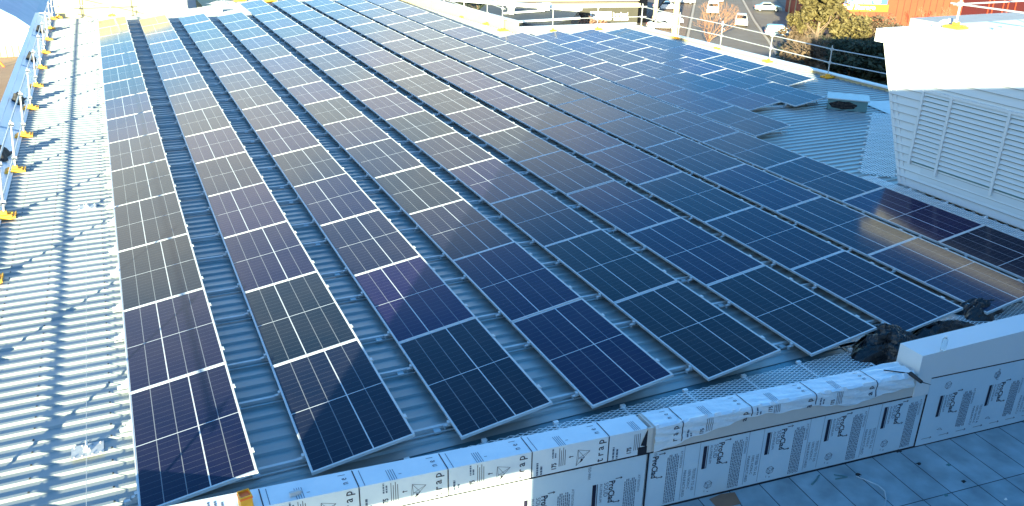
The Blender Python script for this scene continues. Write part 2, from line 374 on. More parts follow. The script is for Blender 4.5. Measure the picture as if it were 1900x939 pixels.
# mounting rails running across beneath the columns
RG = 'aluminium mounting rails crossing under the panels'
def rail(x0, x1, y, lab):
    m_ = MB(); m_.box(x0, x1, -.02, .02, -.122, -.082); m_.box(x0, x1, -.085, -.073, -.124, -.112)
    for q in range(int(x1-x0)+1):
        if x0+q+.3 < x1: m_.box(x0+q+.22, x0+q+.30, -.095, -.02, -.124, -.100)
    o = m_.build('mounting_rail', 'alu'); o.location = (0, y, 0); tag(o, lab, 'mounting rail', RG)
for k in range(17):
    for j, yr in enumerate(RAILS):
        x0, x1 = (-.13, 14.25) if k < 15 else (6.5, 14.25)
        rail(x0, x1, k*PIT+yr, 'aluminium rail under the %s panels from the near end, the %s of two' % (ORD[k], 'nearer' if j == 0 else 'farther'))
for k in range(7):
    for j, yr in enumerate(RAILS):
        x0 = 14.6; x1 = 16.1 if k == 0 else (19.3 if k == 1 else 20.85)
        rail(x0, x1, 8.90+k*PIT+yr, 'aluminium rail under the short right columns, %s bay, %s rail of two' % (ORD[k], 'nearer' if j == 0 else 'farther'))

# ------------------------------------------------------------------ guardrails
def guardrail(name, label, posts, hs=(.5, .95), lean=(0, 0), base_z=TOP, inward=(1, 0), lowz=None, pw=.018, rails_off=(0, 0)):
    g = thing(name, label, 'guardrail', (posts[0][0], posts[0][1], base_z)); o0 = Vector((posts[0][0], posts[0][1], base_z))
    iw = Vector((inward[0], inward[1], 0)).normalized(); sd = Vector((-iw.y, iw.x, 0))
    for x, y in posts:
        b = Vector((x, y, base_z))-o0
        m_ = MB()
        for q in range(2):                      # two ribbed yellow shoes beside each other
            c0 = b+sd*(.085*(1 if q else -1))
            Mx = Matrix((Vector((*iw.xy, 0)), Vector((*sd.xy, 0)), Vector((0, 0, 1)))).transposed().to_4x4(); Mx.translation = c0
            m_.box(-.20, .17, -.075, .075, 0, .035, 0, Mx); m_.box(-.16, .13, -.05, .05, .035, .062, 0, Mx)
            m_.box(.17, .185, -.07, .07, 0, .05, 0, Mx)
        m_.box(b.x-.05, b.x+.05, b.y-.05, b.y+.05, .05, .12)
        m_.build('base_shoe', 'yellow', g)
        m_ = MB(); m_.tube(b+Vector((0, 0, .05)), b+Vector((lean[0], lean[1], max(1.08, hs[1]+.06))), pw)
        for h in hs: m_.box(b.x-.045+lean[0]*h, b.x+.045+lean[0]*h, b.y-.035, b.y+.035, h-.04, h+.04)
        m_.build('post', 'galv', g)
    ends = [Vector((x, y, 0))-Vector((o0.x, o0.y, 0)) for x, y in posts]
    for h in hs:
        m_ = MB()
        for a, b in zip(ends[:-1], ends[1:]):
            d = (b-a).normalized()*.25; off = Vector((lean[0]*h, 0, h))-iw*.03
            m_.tube(a+off-d, b+off+d, pw, n=8)
        m_.build('rail', 'galv', g)
    return g
lp = [(-1.82, .77+2.97*k+.0*k) for k in range(-1, 13)]
gl_ = guardrail('guardrail', 'long galvanised tube guardrail on yellow shoes along the left gutter', lp, hs=(.28, 1.0), lean=(.10, 0), pw=.019)
fr1 = [tuple(at(u, v, -.12).xy) for u, v in ((756, -8), (788.7, 3.7), (823.8, 17), (861, 31.3), (904, 44.7), (931.9, 56.4))]
guardrail('guardrail', 'guardrail on yellow shoes along the far upstand beside the ninth column', fr1, inward=(-1, 0))
fr2 = [tuple(at(u, v, -.12).xy) for u, v in ((1025, 57), (1107.8, 53.7), (1189, 51.4))]
guardrail('guardrail', 'short guardrail on yellow shoes at the far corner facing the street shops', fr2, inward=(0, -1))
fr3 = [tuple(at(u, v, -.12).xy) for u, v in ((1189.5, 52), (1257.7, 70.8), (1335.8, 89.5), (1426.7, 114), (1535, 143))]+[(22.9, 11.6), (23.1, 8.6)]
guardrail('guardrail', 'guardrail on yellow shoes along the right roof edge above the road', fr3, inward=(-1, 0))

# anchor plates and safety cable on the sunlit strip
for i, y in enumerate((1.46, 9.7, 18.1, 26.2, 35.0)):
    t = thing('anchor_plate', 'square steel anchor plate on the sunlit ribs, %s from the near end' % ORD[i], 'anchor plate', (-.46, y, TOP), 0, 'anchor plates along the safety cable')
    m_ = MB(); m_.box(-.16, .16, -.12, .12, .001, .012)
    for sx in (-.13, -.05, .05, .13):
        for sy in (-.095, .095): m_.tube((sx, sy, .012), (sx, sy, .024), .010, n=6)
    m_.build('plate', 'galv', t)
    m_ = MB(); m_.tube((0, 0, .012), (0, 0, .05), .045, .03, n=12); m_.tube((0, -.05, .09), (0, .05, .09), .012); m_.box(-.008, .008, -.035, .035, .05, .1)
    m_.build('cable_eye', 'alu', t)
m_ = MB(); m_.tube((-.46, -1.5, -.045), (-.46, 36.5, -.045), .0035, n=5)
tag(m_.build('safety_cable', 'galv'), 'thin steel safety cable running along the sunlit roof strip over the anchor plates', 'cable')
# small bright rail ends that stick out left of the first column are part of the rails already

# black weights lying in the gutter
def crumple(name, mname, label, cat, cx, cy, cz, sx, sy, sz, seed, n=26, rough=.35, flat=0):
    rnd = random.Random(seed); ph = [(rnd.uniform(2, 9), rnd.uniform(2, 9), rnd.uniform(0, 6)) for _ in range(7)]
    fine_ = [(rnd.uniform(-10, 10), rnd.uniform(-10, 10), rnd.uniform(0, 6)) for _ in range(5)] if n > 30 else []
    vs = []; fs = []
    for j in range(n+1):
        for i in range(n+1):
            a = i/n*2-1; b = j/n*2-1; rr = math.sqrt(a*a+b*b)
            env = max(0, 1-rr**2.2) if not flat else max(0, 1-max(abs(a), abs(b))**6)
            h = env*(.55+rough*sum(abs(math.sin(a*p_+b*q_+r_)) for p_, q_, r_ in ph)/3.2)
            if fine_: h = h*.8+env**.5*.16*sum(1-abs(math.sin(a*p_+b*q_+r_+2*math.sin(3*a+q_)))**.6 for p_, q_, r_ in fine_)/2
            ang = math.atan2(b, a); wob = 1+.16*math.sin(3*ang+seed)+.10*math.sin(5*ang+2*seed)
            vs.append((a*wob*sx*.9, b*wob*sy*.9, h*sz))
    for j in range(n):
        for i in range(n): q = j*(n+1)+i; fs.append((q, q+1, q+n+2, q+n+1))
    m_ = MB(); m_.add(vs, fs); o = m_.build(name, mname, smooth=False); o.location = (cx, cy, cz)
    if label: tag(o, label, cat)
    return o
for i, (u, v) in enumerate(((62, 60), (58, 112), (40, 190), (12, 292))):
    q = at(u, v, -.1)
    o = crumple('sandbag', 'rubber', 'black sandbag resting in the left gutter, %s from the far end' % ORD[i], 'sandbag', -2.15, q.y, -.07, .17, .42, .24, 3+i, 14)
    o['group'] = 'black sandbags in the gutter'

# ------------------------------------------------------------------ front parapet
MS, CY = -.088, -.521            # front face line y = CY + MS x
def fy(x): return CY+MS*x
ang = math.atan(MS); cosA = math.cos(ang)
par = thing('parapet_wall', 'low parapet wall wrapped in printed protective film along the near edge', 'parapet')
X0, X1, XS = -.6, 5.13, 8.80
def strip(mb, x0, x1, d0, d1, z0, z1, mi=0):     # block between x0..x1, d = distance behind the front face
    pts = [(x0, fy(x0)+d0), (x1, fy(x1)+d0), (x1, fy(x1)+d1), (x0, fy(x0)+d1)]
    mb.prism([(a, b, z0) for a, b in pts], (0, 0, z1-z0), mi)
WD = .29
mb = MB(); strip(mb, X0, 12.6, .03, .26, -.95, -.14); mb.build('core', 'darkwall', par)
mb = MB(); strip(mb, X0, 0.98, 0, WD, -.125, .2); strip(mb, 1.0, X1-.02, 0, WD, -.125, .2); mb.build('coping', 'film', par)
mb = MB(); strip(mb, X1+.03, XS+.02, 0, WD, -.125, .196); mb.build('coping', 'beige', par, label='bare beige coping with torn film')
mb = MB(); mb.prism([(X1-.02, fy(X1)+.0, -.12), (X1+.03, fy(X1)-.012, -.12), (X1+.03, fy(X1)-.012, .2), (X1-.04, fy(X1)-.0, .2)], (0, .02, 0)); mb.build('joint_strip', 'beige', par)
# cladding sheets below
mb = MB(); strip(mb, X0, X1-.005, .008, .028, -.93, -.145); mb.build('cladding_sheet', 'clad', par)
mb = MB(); strip(mb, X1+.01, 9.03, .008, .028, -.93, -.145); mb.build('cladding_sheet', 'clad', par)
mb = MB(); strip(mb, 9.045, 12.6, -.004, .028, -.93, .075); mb.build('cladding_sheet', 'clad', par)
# tall block with its own white coping
mb = MB()
def topz(x): return .45+(x-8.8)*.05
def blk(x0, x1, d0, d1, z0, fz):
    v = []
    for x in (x0, x1):
        for d in (d0, d1):
            v += [(x, fy(x)+d, z0), (x, fy(x)+d, fz(x))]
    # indices: x0d0z0 0, x0d0z1 1, x0d1z0 2, x0d1z1 3, x1.. 4-7
    mb.add(v, [(0, 4, 5, 1), (2, 3, 7, 6), (0, 1, 3, 2), (4, 6, 7, 5), (1, 5, 7, 3), (0, 2, 6, 4)])
blk(8.80, 12.6, -.012, .33, .10, topz); blk(8.80, 9.035, -.010, .30, -.14, lambda x: .0985)
mb.build('tall_coping', 'white', par)
# torn dark gap at the joint, deck-edge dark line
mb = MB(); strip(mb, X1-.13, X1-.02, -.003, .004, -.125, -.03); strip(mb, X1-.0, X1+.02, -.004, .0, -.93, -.13)
mb.add([(X1-.11, fy(X1)-.004, .0), (X1-.03, fy(X1)-.004, -.03), (X1-.03, fy(X1)-.004, .19), (X1-.05, fy(X1)-.004, .16)], [(0, 1, 2, 3)])
mb.build('joint_gap', 'seam', par)
# black sealing line
mb = MB(); strip(mb, X0, 9.03, -.002, .03, -.143, -.128); strip(mb, 9.045, 12.6, -.006, .02, .078, .092); strip(mb, X0, 12.6, -.002, .03, -.945, -.932)
strip(mb, 9.031, 9.044, -.003, .02, -.93, .075)
mb.build('sealant_line', 'seam', par)

# printing on the coping film: sheet coordinates a = along, b = up the face and on over the top
def fold(off=.0025, zt=.2):
    def fn(a, b):
        x = a
        if b <= .325: return (x, fy(x)-off, -.125+b)
        return (x, fy(x)+(b-.325)-off*0, zt+off)
    return fn
def words(mb, fn, a0, b0, length, nlines, pitch, h, rot, mi, rnd):
    """a block of tiny illegible lines: rows of short dashes; text runs along b (up or down)"""
    for i in range(nlines):
        q = b0; end = b0+length*(1 if i < nlines-1 else rnd.uniform(.4, .8))
        while q < end:
            wl = rnd.uniform(.012, .04); put_rect(mb, fn, a0+i*pitch, a0+i*pitch+h, q, min(q+wl, end), mi); q += wl+.007
rnd = random.Random(4)
def coping_print(mb, fn, x, full=True):
    s = lambda b: b <= .325
    put_rect(mb, fn, x-.008, x+.004, .0, .324); put_rect(mb, fn, x-.008, x+.004, .326, .60)
    words(mb, fn, x+.05, .01, .16, 2, .045, .022, 1, 1, rnd)
    put_rect(mb, fn, x+.055, x+.062, .33, .58, 1)
    put_text(mb, '175', .075, fn, x+.275, .035, 1, 0, .8, .002)
    words(mb, fn, x+.225, .19, .12, 2, .03, .016, 1, 1, rnd)
    for i in range(4): put_rect(mb, fn, x+.305+i*.022, x+.311+i*.022, .07, .30-.03*(i % 2), 0)
    for i in range(4): put_rect(mb, fn, x+.305+i*.022, x+.311+i*.022, .33, .50, 1)
    # small arrow pointing left
    put_rect(mb, fn, x+.425, x+.47, .158, .166)
    mb.add([fn(x+.415, .162), fn(x+.437, .146), fn(x+.432, .162), fn(x+.437, .178)], [(0, 1, 2, 3)])
    put_rect(mb, fn, x+.41, x+.44, .40, .406)
    # wire pyramid
    A, B, D_, E_, G_ = (x+.52, .23), (x+.66, .19), (x+.505, .03), (x+.53, .12), (x+.60, .12)
    def ln(p, q, t=.0035):
        d = Vector((q[0]-p[0], q[1]-p[1])); nn = Vector((-d.y, d.x)).normalized()*t/2
        mb.add([fn(p[0]+nn.x, p[1]+nn.y), fn(p[0]-nn.x, p[1]-nn.y), fn(q[0]-nn.x, q[1]-nn.y), fn(q[0]+nn.x, q[1]+nn.y)], [(0, 1, 2, 3)])
    for p_, q_ in ((A, B), (A, D_), (B, D_), (A, E_), (E_, B), (E_, D_), (A, G_), (G_, E_), (G_, D_)): ln(p_, q_)
    mb.add([fn(x+.55, .06), fn(x+.585, .09), fn(x+.56, .115)], [(0, 1, 2)])
    for ch, b in (('t', .015), ('r', .09), ('a', .165), ('p', .245)):
        put_text(mb, ch, .125, fn, x+.82, b, 1, 0, .95, .001)
    for ch, b in (('a', .335), ('n', .405), ('e', .475), ('l', .55)):
        if ch != 'a': put_text(mb, ch, .105, fn, x+.81, b, 1, 0, .7)
mb = MB()
seams = [1.08-.0, 1.97, 2.86, 3.76, 4.64]
fn = fold()
for x in seams[:-1]: coping_print(mb, fn, x)
x = seams[-1]; put_rect(mb, fn, x-.008, x+.004, .0, .324); put_rect(mb, fn, x-.008, x+.004, .326, .60); words(mb, fn, x+.05, .01, .16, 2, .045, .022, 1, 1, rnd)
put_text(mb, '175', .075, fn, x+.275, .035, 1, 0, .8, .002)
for i in range(4): put_rect(mb, fn, x+.305+i*.022, x+.311+i*.022, .07, .28, 0); put_rect(mb, fn, x+.305+i*.022, x+.311+i*.022, .33, .5, 1)
words(mb, fn, .45, .02, .2, 3, .06, .02, 1, 1, rnd); words(mb, fn, .6, .35, .2, 3, .06, .02, 1, 1, rnd); put_rect(mb, fn, .985, .999, .0, .6)
mb.build('film_printing', ['ink', 'inkgrey'], par)

# the loose wrinkled film on the right hand coping
def edge_b(x):      # how far up the face the torn lower edge lies
    t = (x-5.2)/3.5
    e = .02+.17*min(1, max(0, (t-.06)/.22)) if t < .55 else .19-.10*math.sin((t-.55)/.45*math.pi)
    return e+.018*math.sin(x*7)+.010*math.sin(x*19+1)
rw = random.Random(11); wp = [(rw.uniform(3, 14), rw.uniform(8, 40), rw.uniform(0, 6)) for _ in range(8)]
def wrink(x, b):
    s = sum(abs(math.sin(x*p_+b*q_+r_)) for p_, q_, r_ in wp)/8
    face = 1 if b < .335 else .25
    end = max(0, (x-8.2)/.5)
    return face*.020*s*s*1.6+.002+end*.05*s
def wfn(a, b):
    x = a; o_ = wrink(x, b)
    if b <= .325: return (x, fy(x)-o_-.002, -.125+b+.0)
    k = (b-.325); return (x, fy(x)+k-.002, .2+o_)
mb = MB(); NX, NB = 190, 22
xs = [5.19+3.53*i/NX for i in range(NX+1)]
vs = []; fs = []
for x in xs:
    e0 = edge_b(x)
    for j in range(NB+1):
        b = e0+(.61-e0)*j/NB; vs.append(wfn(x, b))
for i in range(NX):
    for j in range(NB): q = i*(NB+1)+j; fs.append((q, q+NB+1, q+NB+2, q+1))
mb.add(vs, fs); lf = mb.build('loose_film', 'filmw', par)
mb = MB()
def wfo(a, b): q = wfn(a, b); return (q[0], q[1]-(.004 if b <= .325 else 0), q[2]+(.004 if b > .325 else 0))
def wrect(a0, a1, b0, b1, mi=0):
    n = max(1, int((b1-b0)/.02))
    for i in range(n): put_rect(mb, wfo, a0, a1, b0+(b1-b0)*i/n, b0+(b1-b0)*(i+1)/n, mi)
for x in (5.53, 6.42, 7.30, 8.18):
    lo = edge_b(x)+.02
    wrect(x-.01, x+.002, lo, .60)
    for ch, b in (('t', .015), ('r', .09), ('a', .165), ('p', .245)):
        if b > edge_b(x-.1)+.005 or b > .13: put_text(mb, ch, .115, wfo, x-.06, max(b, edge_b(x-.1)+.01) if x < 5.6 else b, 1, 0, .9, .001)
    for ch, b in (('n', .405), ('e', .475), ('l', .55)): put_text(mb, ch, .10, wfo, x-.08, b, 1, 0, .7)
    if x < 8:
        for i in range(4): wrect(x+.30+i*.024, x+.306+i*.024, max(edge_b(x+.35)+.02, .08), .30); wrect(x+.30+i*.024, x+.306+i*.024, .34, .52, 1)
        put_text(mb, '175', .07, wfo, x+.27, max(.05, edge_b(x+.25)+.01), 1, 0, .8, .001)
        words(mb, wfo, x+.06, max(.05, edge_b(x+.1)+.02), .1, 2, .045, .02, 1, 1, rnd)
mb.build('loose_film_printing', ['ink', 'inkgrey'], lf)

# printing on the cladding sheets; a = along, b = height above the deck line (-.93)
def sheet(off, z0=-.93): return lambda a, b: (a, fy(a)-off, z0+b)
def arrow_r(mb, fn, a, b, L_=.085, t=.009, head=.028, mi=0):
    put_rect(mb, fn, a, a+L_-head*.6, b-t/2, b+t/2, mi)
    mb.add([fn(a+L_, b), fn(a+L_-head, b+head*.75), fn(a+L_-head*.6, b), fn(a+L_-head, b-head*.75)], [(0, 1, 2, 3)], mi)
def hexlogo(mb, fn, a, b, r=.055):
    def ln(p, q, t=.005):
        d = Vector((q[0]-p[0], q[1]-p[1])); nn = Vector((-d.y, d.x)).normalized()*t/2
        mb.add([fn(p[0]+nn.x, p[1]+nn.y), fn(p[0]-nn.x, p[1]-nn.y), fn(q[0]-nn.x, q[1]-nn.y), fn(q[0]+nn.x, q[1]+nn.y)], [(0, 1, 2, 3)], 1)
    pts = [(a+r*math.cos(t), b+r*math.sin(t)) for t in [math.pi/3*i+.3 for i in range(6)]]
    for i in range(6): ln(pts[i], pts[(i+1) % 6])
    for i in (0, 2, 4): ln(pts[i], (a, b-.008)); ln(pts[i], pts[(i+2) % 6], .003)
def clad_unit(mb, fn, x, lim0, lim1, zoff=0., top=.78):
    """x = centre line of the brand word; word runs downwards"""
    def ok(a): return lim0 < a < lim1
    if ok(x-.04) and ok(x+.05): put_text(mb, 'ProClad', .105, fn, x-.035, .725+zoff, 3, 0, .86, .0022)
    if ok(x-.1): put_text(mb, 'SOLID', .075, fn, x-.095, .715+zoff, 3, 1, .95)
    if ok(x-.15): put_text(mb, 'ALUMINIUM', .045, fn, x-.145, .712+zoff, 3, 1, 1.05)
    if ok(x-.24): put_rect(mb, fn, x-.235, x-.190, .40+zoff, .715+zoff); put_rect(mb, fn, x-.180, x-.172, .40+zoff, .715+zoff)
    if ok(x+.02) and ok(x+.12):
        arrow_r(mb, fn, x+.04, .74+zoff); arrow_r(mb, fn, x+.03, .42+zoff)
    if ok(x-.2): hexlogo(mb, fn, x-.115, .155+zoff); put_rect(mb, fn, x-.16, x-.155, .055+zoff, .085+zoff, 1); put_rect(mb, fn, x-.12, x-.1, .05+zoff, .06+zoff, 1)
    for i in range(7):
        a = x+.155+i*.022
        if not ok(a) or not ok(a+.02): continue
        b = .70-(.03 if i % 3 == 0 else 0)+zoff; end = max(.02, zoff*.0+.03)
        while b > end:
            wl = rnd.uniform(.015, .05); put_rect(mb, fn, a, a+.011, max(b-wl, end), b, 1); b -= wl+.008
    if ok(x+.36): put_text(mb, 'ATTENTION', .042, fn, x+.318, .725+zoff, 3, 1, 1.0)
    if ok(x+.38): put_rect(mb, fn, x+.365, x+.369, .03, top, 1)
    if ok(x+.50):
        put_text(mb, 'MANUFACTURED', .050, fn, x+.385, .44+zoff, 3, 1, .95); put_text(mb, '100% NON-C', .050, fn, x+.445, .44+zoff, 3, 1, .95); put_text(mb, 'TESTED TO AS', .050, fn, x+.505, .44+zoff, 3, 1, .95)
    if ok(x+.58): put_rect(mb, fn, x+.565, x+.569, .03, top, 1)
mb = MB(); fn = sheet(.003+-.008+.0)
for k in range(5): clad_unit(mb, fn, 5.24+.85*k, X1+.03, 9.02)
mb.build('cladding_printing', ['ink', 'inkgrey'], par)
mb = MB()
for k in range(6): clad_unit(mb, lambda a, b: sheet(-.005)(a, b-.20), 4.72-.80*k, X0+.1, X1-.02, 0.0, .97)
for k in range(6): put_text(mb, 'ISO-9001', .05, sheet(-.005), 4.72-.80*k+.50, .77, 3, 1, .9)
# drop whatever would fall below the deck line
mb2 = MB()
for f, mi in zip(mb.f, mb.mi):
    if min(mb.v[i][2] for i in f) > -.928 and max(mb.v[i][2] for i in f) < -.15: mb2.add([mb.v[i] for i in f], [tuple(range(len(f)))], mi)
mb2.build('cladding_printing', ['ink', 'inkgrey'], par)
mb = MB(); fn = sheet(.007)
for k in range(5):
    x = 9.50+.81*k
    clad_unit(mb, lambda a, b: fn(a, b-.23), x, 9.06+.0, 12.6, 0.23-.0, .97)
    put_text(mb, 'AS1530.3', .05, fn, x+.66, .95, 3, 1, .9); hexlogo(mb, fn, x-.15, .86)
mb2 = MB()
for f, mi in zip(mb.f, mb.mi):
    if min(mb.v[i][2] for i in f) > -.78 and max(mb.v[i][2] for i in f) < .07: mb2.add([mb.v[i] for i in f], [tuple(range(len(f)))], mi)
for k in range(12):
    a = 9.12+k*.285; put_rect(mb2, fn, a, a+.15, .09, .095); mb2.add([fn(a+.165, .0925), fn(a+.13, .115), fn(a+.15, .0925), fn(a+.13, .07)], [(0, 1, 2, 3)])
mb2.build('cladding_printing', ['ink', 'inkgrey'], par)

# terrace deck in front of the parapet
mb = MB(); mb.box(-6, 8, -4.0, 0, -.06, 0); mb2 = None
dk = mb.build('terrace', 'tiles'); struct(dk)
dk.data.transform(Matrix.Translation((0, 0, 0))); dk.location = (6.28, fy(6.28)-.0+.0, -.946); dk.rotation_euler = (0, 0, ang)
# align the joints: first row cut at .66 m from the wall
for v in dk.data.vertices: pass

# scraps on the deck
def on_deck(u, v): q = at(u, v, -.944); return q
q = on_deck(1345, 927)
mb = MB(); mb.prism([(-.17, -.10, 0), (.13, -.13, 0), (.19, .06, 0), (.02, .10, 0), (-.16, .08, 0)], (0, 0, .006)); o = mb.build('cardboard_scrap', 'board'); o.location = (q.x, q.y, -.944)
tag(o, 'brown cardboard scrap lying on the terrace tiles against the clad wall', 'cardboard')
def strap(pts, name, mname, label, r=.008, cat='strap'):
    m_ = MB()
    P3 = [Vector((on_deck(u, v).x, on_deck(u, v).y, -.938+h)) for u, v, h in pts]
    for a, b in zip(P3[:-1], P3[1:]): m_.tube(a, b, r, n=6)
    return tag(m_.build(name, mname), label, cat)
strap([(1589, 884, .0), (1605, 893, .02), (1628, 904, .03), (1641, 914, .02), (1644, 926, .0), (1640, 945, .0)], 'plastic_strap', 'alu', 'pale curved strip of plastic lying across the terrace tiles', .007)
strap([(1520, 882, 0), (1514, 892, .01), (1506, 899, 0)], 'plastic_strap', 'unit', 'short dark curved offcut leaning at the wall foot on the tiles', .010)
strap([(1547, 881, 0), (1572, 886, .01), (1550, 889, 0)], 'plastic_strap', 'unit', 'forked dark green offcut lying near the wall foot', .007)
for i, (u, v, s_, mn, lb) in enumerate(((1705, 860, .03, 'rubber', 'black crumpled bit beside a tile joint nearer the wall'), (1788, 893, .028, 'rubber', 'small black scrap alone in the middle of a right hand tile'), (1592, 880, .035, 'rubber', 'black clip at the end of the pale plastic strip'),
        (1667, 836, .04, 'rubber', 'black torn scrap at the foot of the clad wall'), (1866, 926, .02, 'signwhite', 'small white pebble like bit near the right bottom corner'), (1760, 862, .03, 'unit', 'dark green sliver lying on the tiles right of centre'), (1755, 918, .03, 'unit', 'thin dark sliver on the tiles near the bottom edge'))):
    q = on_deck(u, v); s_ *= .75; o = crumple('scrap', mn, lb, 'scrap', q.x, q.y, -.945, s_*1.4, s_, .02, 20+i, 6)
# orange bracket box and tools on the coping
q = at(455, 918, .2); t = thing('orange_tool_box', 'open orange and red plastic tray standing on the filmed coping', 'tray', (.93, fy(.93)+.06, .2), .15)
mb = MB(); w_ = .055
mb.box(-w_, w_, -w_, -w_+.008, 0, .15); mb.box(-w_, w_, w_-.008, w_, 0, .15); mb.box(-w_, -w_+.008, -w_+.008, w_-.008, 0, .15); mb.box(w_-.008, w_, -w_+.008, w_-.008, 0, .15); mb.box(-w_+.008, w_-.008, -w_+.008, w_-.008, 0, .01)
mb.build('shell', 'yellow', t)
mb = MB(); mb.box(-w_+.009, w_-.009, -w_+.009, w_-.009, .011, .10); mb.build('inner_lining', 'red', t)
mb = MB(); mb.box(-w_-.004, w_+.004, -w_-.004, w_+.004, .115, .13); mb.build('rim', 'orangep', t)
q = at(547, 917, .2); mb = MB(); mb.box(-.05, .05, -.02, .02, 0, .03); mb.box(-.05, .05, -.028, -.02, 0, .045); mb.box(.05, .07, -.01, .01, .005, .02)
o = mb.build('metal_clip', 'alu'); o.location = (q.x, q.y, .204); o.rotation_euler = (0, 0, .1); tag(o, 'small bright metal clip lying on the filmed coping right of the orange tray', 'clip')
# bottle
bx, by = at(1751, 643, .52).xy
t = thing('water_bottle', 'clear plastic water bottle standing on the white coping of the tall block', 'bottle', (bx, by, topz(bx)+.003))
prof_ = [(.0, .0), (.03, .0), (.033, .01), (.033, .12), (.031, .125), (.033, .13), (.032, .15), (.015, .178), (.013, .19), (.0, .19)]
mb = MB(); N = 16; vs = []; fs = []
for r_, z_ in prof_: vs += [(r_*math.cos(2*math.pi*i/N), r_*math.sin(2*math.pi*i/N), z_) for i in range(N)]
for j in range(len(prof_)-1): fs += [(j*N+i, j*N+(i+1) % N, (j+1)*N+(i+1) % N, (j+1)*N+i) for i in range(N)]
mb.add(vs, fs); mb.build('bottle_body', 'bottle', t, smooth=True)
mb = MB(); mb.tube((0, 0, .188), (0, 0, .205), .015, n=12); mb.build('cap', 'signwhite', t)
# black caulking gun nose lying at the step
a = at(1688, 697, .2); b_ = at(1716, 712, .2); mb = MB(); mb.tube((a.x, a.y, .235), (b_.x-.04, b_.y+.02, .225), .028, .022, 10); mb.tube((b_.x-.04, b_.y+.02, .225), (b_.x+.04, b_.y-.05, .21), .007, .003, 8)
mb.tube((a.x-.25, a.y+.18, .24), (a.x, a.y, .235), .008, n=8); tag(mb.build('caulking_gun', 'rubber'), 'black caulking gun lying across the coping beside the white block', 'caulking gun')

# expanded mesh walkways: strips of diamond lattice
def walkway(name, label, A, B, width, z, dx=.105, dy=.042, wire=.009, ties=True):
    A = Vector((*A, z)); B = Vector((*B, z)); d = (B-A); Ln = d.length; d.normalize(); nrm = Vector((-d.y, d.x, 0))
    t = thing(name, label, 'walkway', A); m_ = MB()
    sl_ = dy/dx; run = width/sl_
    s = -run
    while s < Ln:
        for sg in (0, 1):
            # line from (s,0) to (s+run,width) or mirrored
            a0, b0 = (s, 0.) if sg == 0 else (s, width); a1, b1 = (s+run, width) if sg == 0 else (s+run, 0.)
            t0, t1 = 0., 1.
            if a0 < 0: t0 = (0-a0)/run
            if a1 > Ln: t1 = (Ln-a0)/run
            if t1 <= t0: continue
            p_ = Vector((a0+(a1-a0)*t0, b0+(b1-b0)*t0)); q_ = Vector((a0+(a1-a0)*t1, b0+(b1-b0)*t1))
            zz = .002 if sg else -.002
            m_.bar(d*p_.x+nrm*p_.y+Vector((0, 0, zz)), d*q_.x+nrm*q_.y+Vector((0, 0, zz)), wire, .004)
        s += dx
    m_.build('mesh_panel', 'meshwire', t)
    s = .25
    while s < Ln:
        m_ = MB()
        m_.bar(d*s-nrm*.03+Vector((0, 0, -.008)), d*s+nrm*(width+.03)+Vector((0, 0, -.008)), .022, .006)
        for e in (-.03, width+.03):
            q_ = d*s+nrm*e; m_.box(q_.x-.03, q_.x+.03, q_.y-.02, q_.y+.02, -.012, .02)
        m_.build('cross_strap', 'meshwire', t)
        s += .9 if ties is True else ties
    return t
walkway('mesh_walkway', 'expanded metal mesh walkway lying behind the filmed parapet', (2.4, -.70), (8.95, -.76), .62, -.125, .12, .048)
walkway('mesh_walkway', 'expanded metal mesh walkway piece right of the black plastic heap', (10.55, -.48), (13.6, -.62), .55, -.135, .12, .048)
walkway('mesh_walkway', 'mesh walkway running along the foot of the white plant room', (15.33, -2.0), (15.25, 5.6), .55, -.10, .15, .06, .013)
walkway('mesh_walkway', 'mesh walkway climbing beside the white plant room to the vent box', (15.60, 5.25), (20.35, 9.45), .72, -.09, .17, .075, .016, ties=.62)

# crumpled black plastic heaps
crumple('black_plastic_sheet', 'black', 'big crumpled black plastic sheet heaped against the white block', 'plastic sheet', 9.45, -.30, -.15, .62, .44, .22, 5, 46, .8)
crumple('black_plastic_sheet', 'black', 'smaller black plastic heap under the eighth column beyond the white block', 'plastic sheet', 11.62, -.02, -.15, .42, .26, .15, 8, 34, .8)
crumple('black_plastic_sheet', 'black', 'flat black plastic strip trailing between the two heaps behind the bottle', 'plastic sheet', 10.55, -.22, -.15, .75, .2, .11, 9, 34, .8)

# ------------------------------------------------------------------ plant room
PX = 15.5
pr_ = thing('plant_room', 'white clad rooftop plant room with louvred vents right of the panels', 'building', (PX, 0, -.15))
def yl(z): return 5.03+.385*(z+.14)
mb = MB(); zb = -.12; pitch = .165; zz = zb
while zz < 2.72:
    z1 = min(zz+pitch, 2.72)
    for (ya, yb) in ((-4, None),):
        a0, a1 = yl(zz), yl(z1); o_ = -PX
        # a board: bottom edge stands proud
        v = [(PX-.034, -4, zz+.15), (PX-.034, a0, zz+.15), (PX-.002, a1, z1+.15), (PX-.002, -4, z1+.15), (PX, -4, zz+.15), (PX, a0, zz+.15)]
        v = [(x-PX, y, z) for x, y, z in v]
        mb.add(v, [(0, 3, 2, 1), (0, 1, 5, 4)])
    zz += pitch
mb.build('weatherboards', 'whiteclad', pr_)
mb = MB(); zz = zb+pitch  # grey bars stand in for the shadow line under each board
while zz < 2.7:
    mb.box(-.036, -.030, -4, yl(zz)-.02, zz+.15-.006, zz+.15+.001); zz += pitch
mb.build('board_shade_line', 'boardshade', pr_)
mb = MB()        # body behind
v = []
for z in (-.0, 2.87):
    yy = yl(z-.15)
    v += [(0.003, -4, z), (0.003, yy, z), (6.5, yy, z), (6.5, -4, z)]
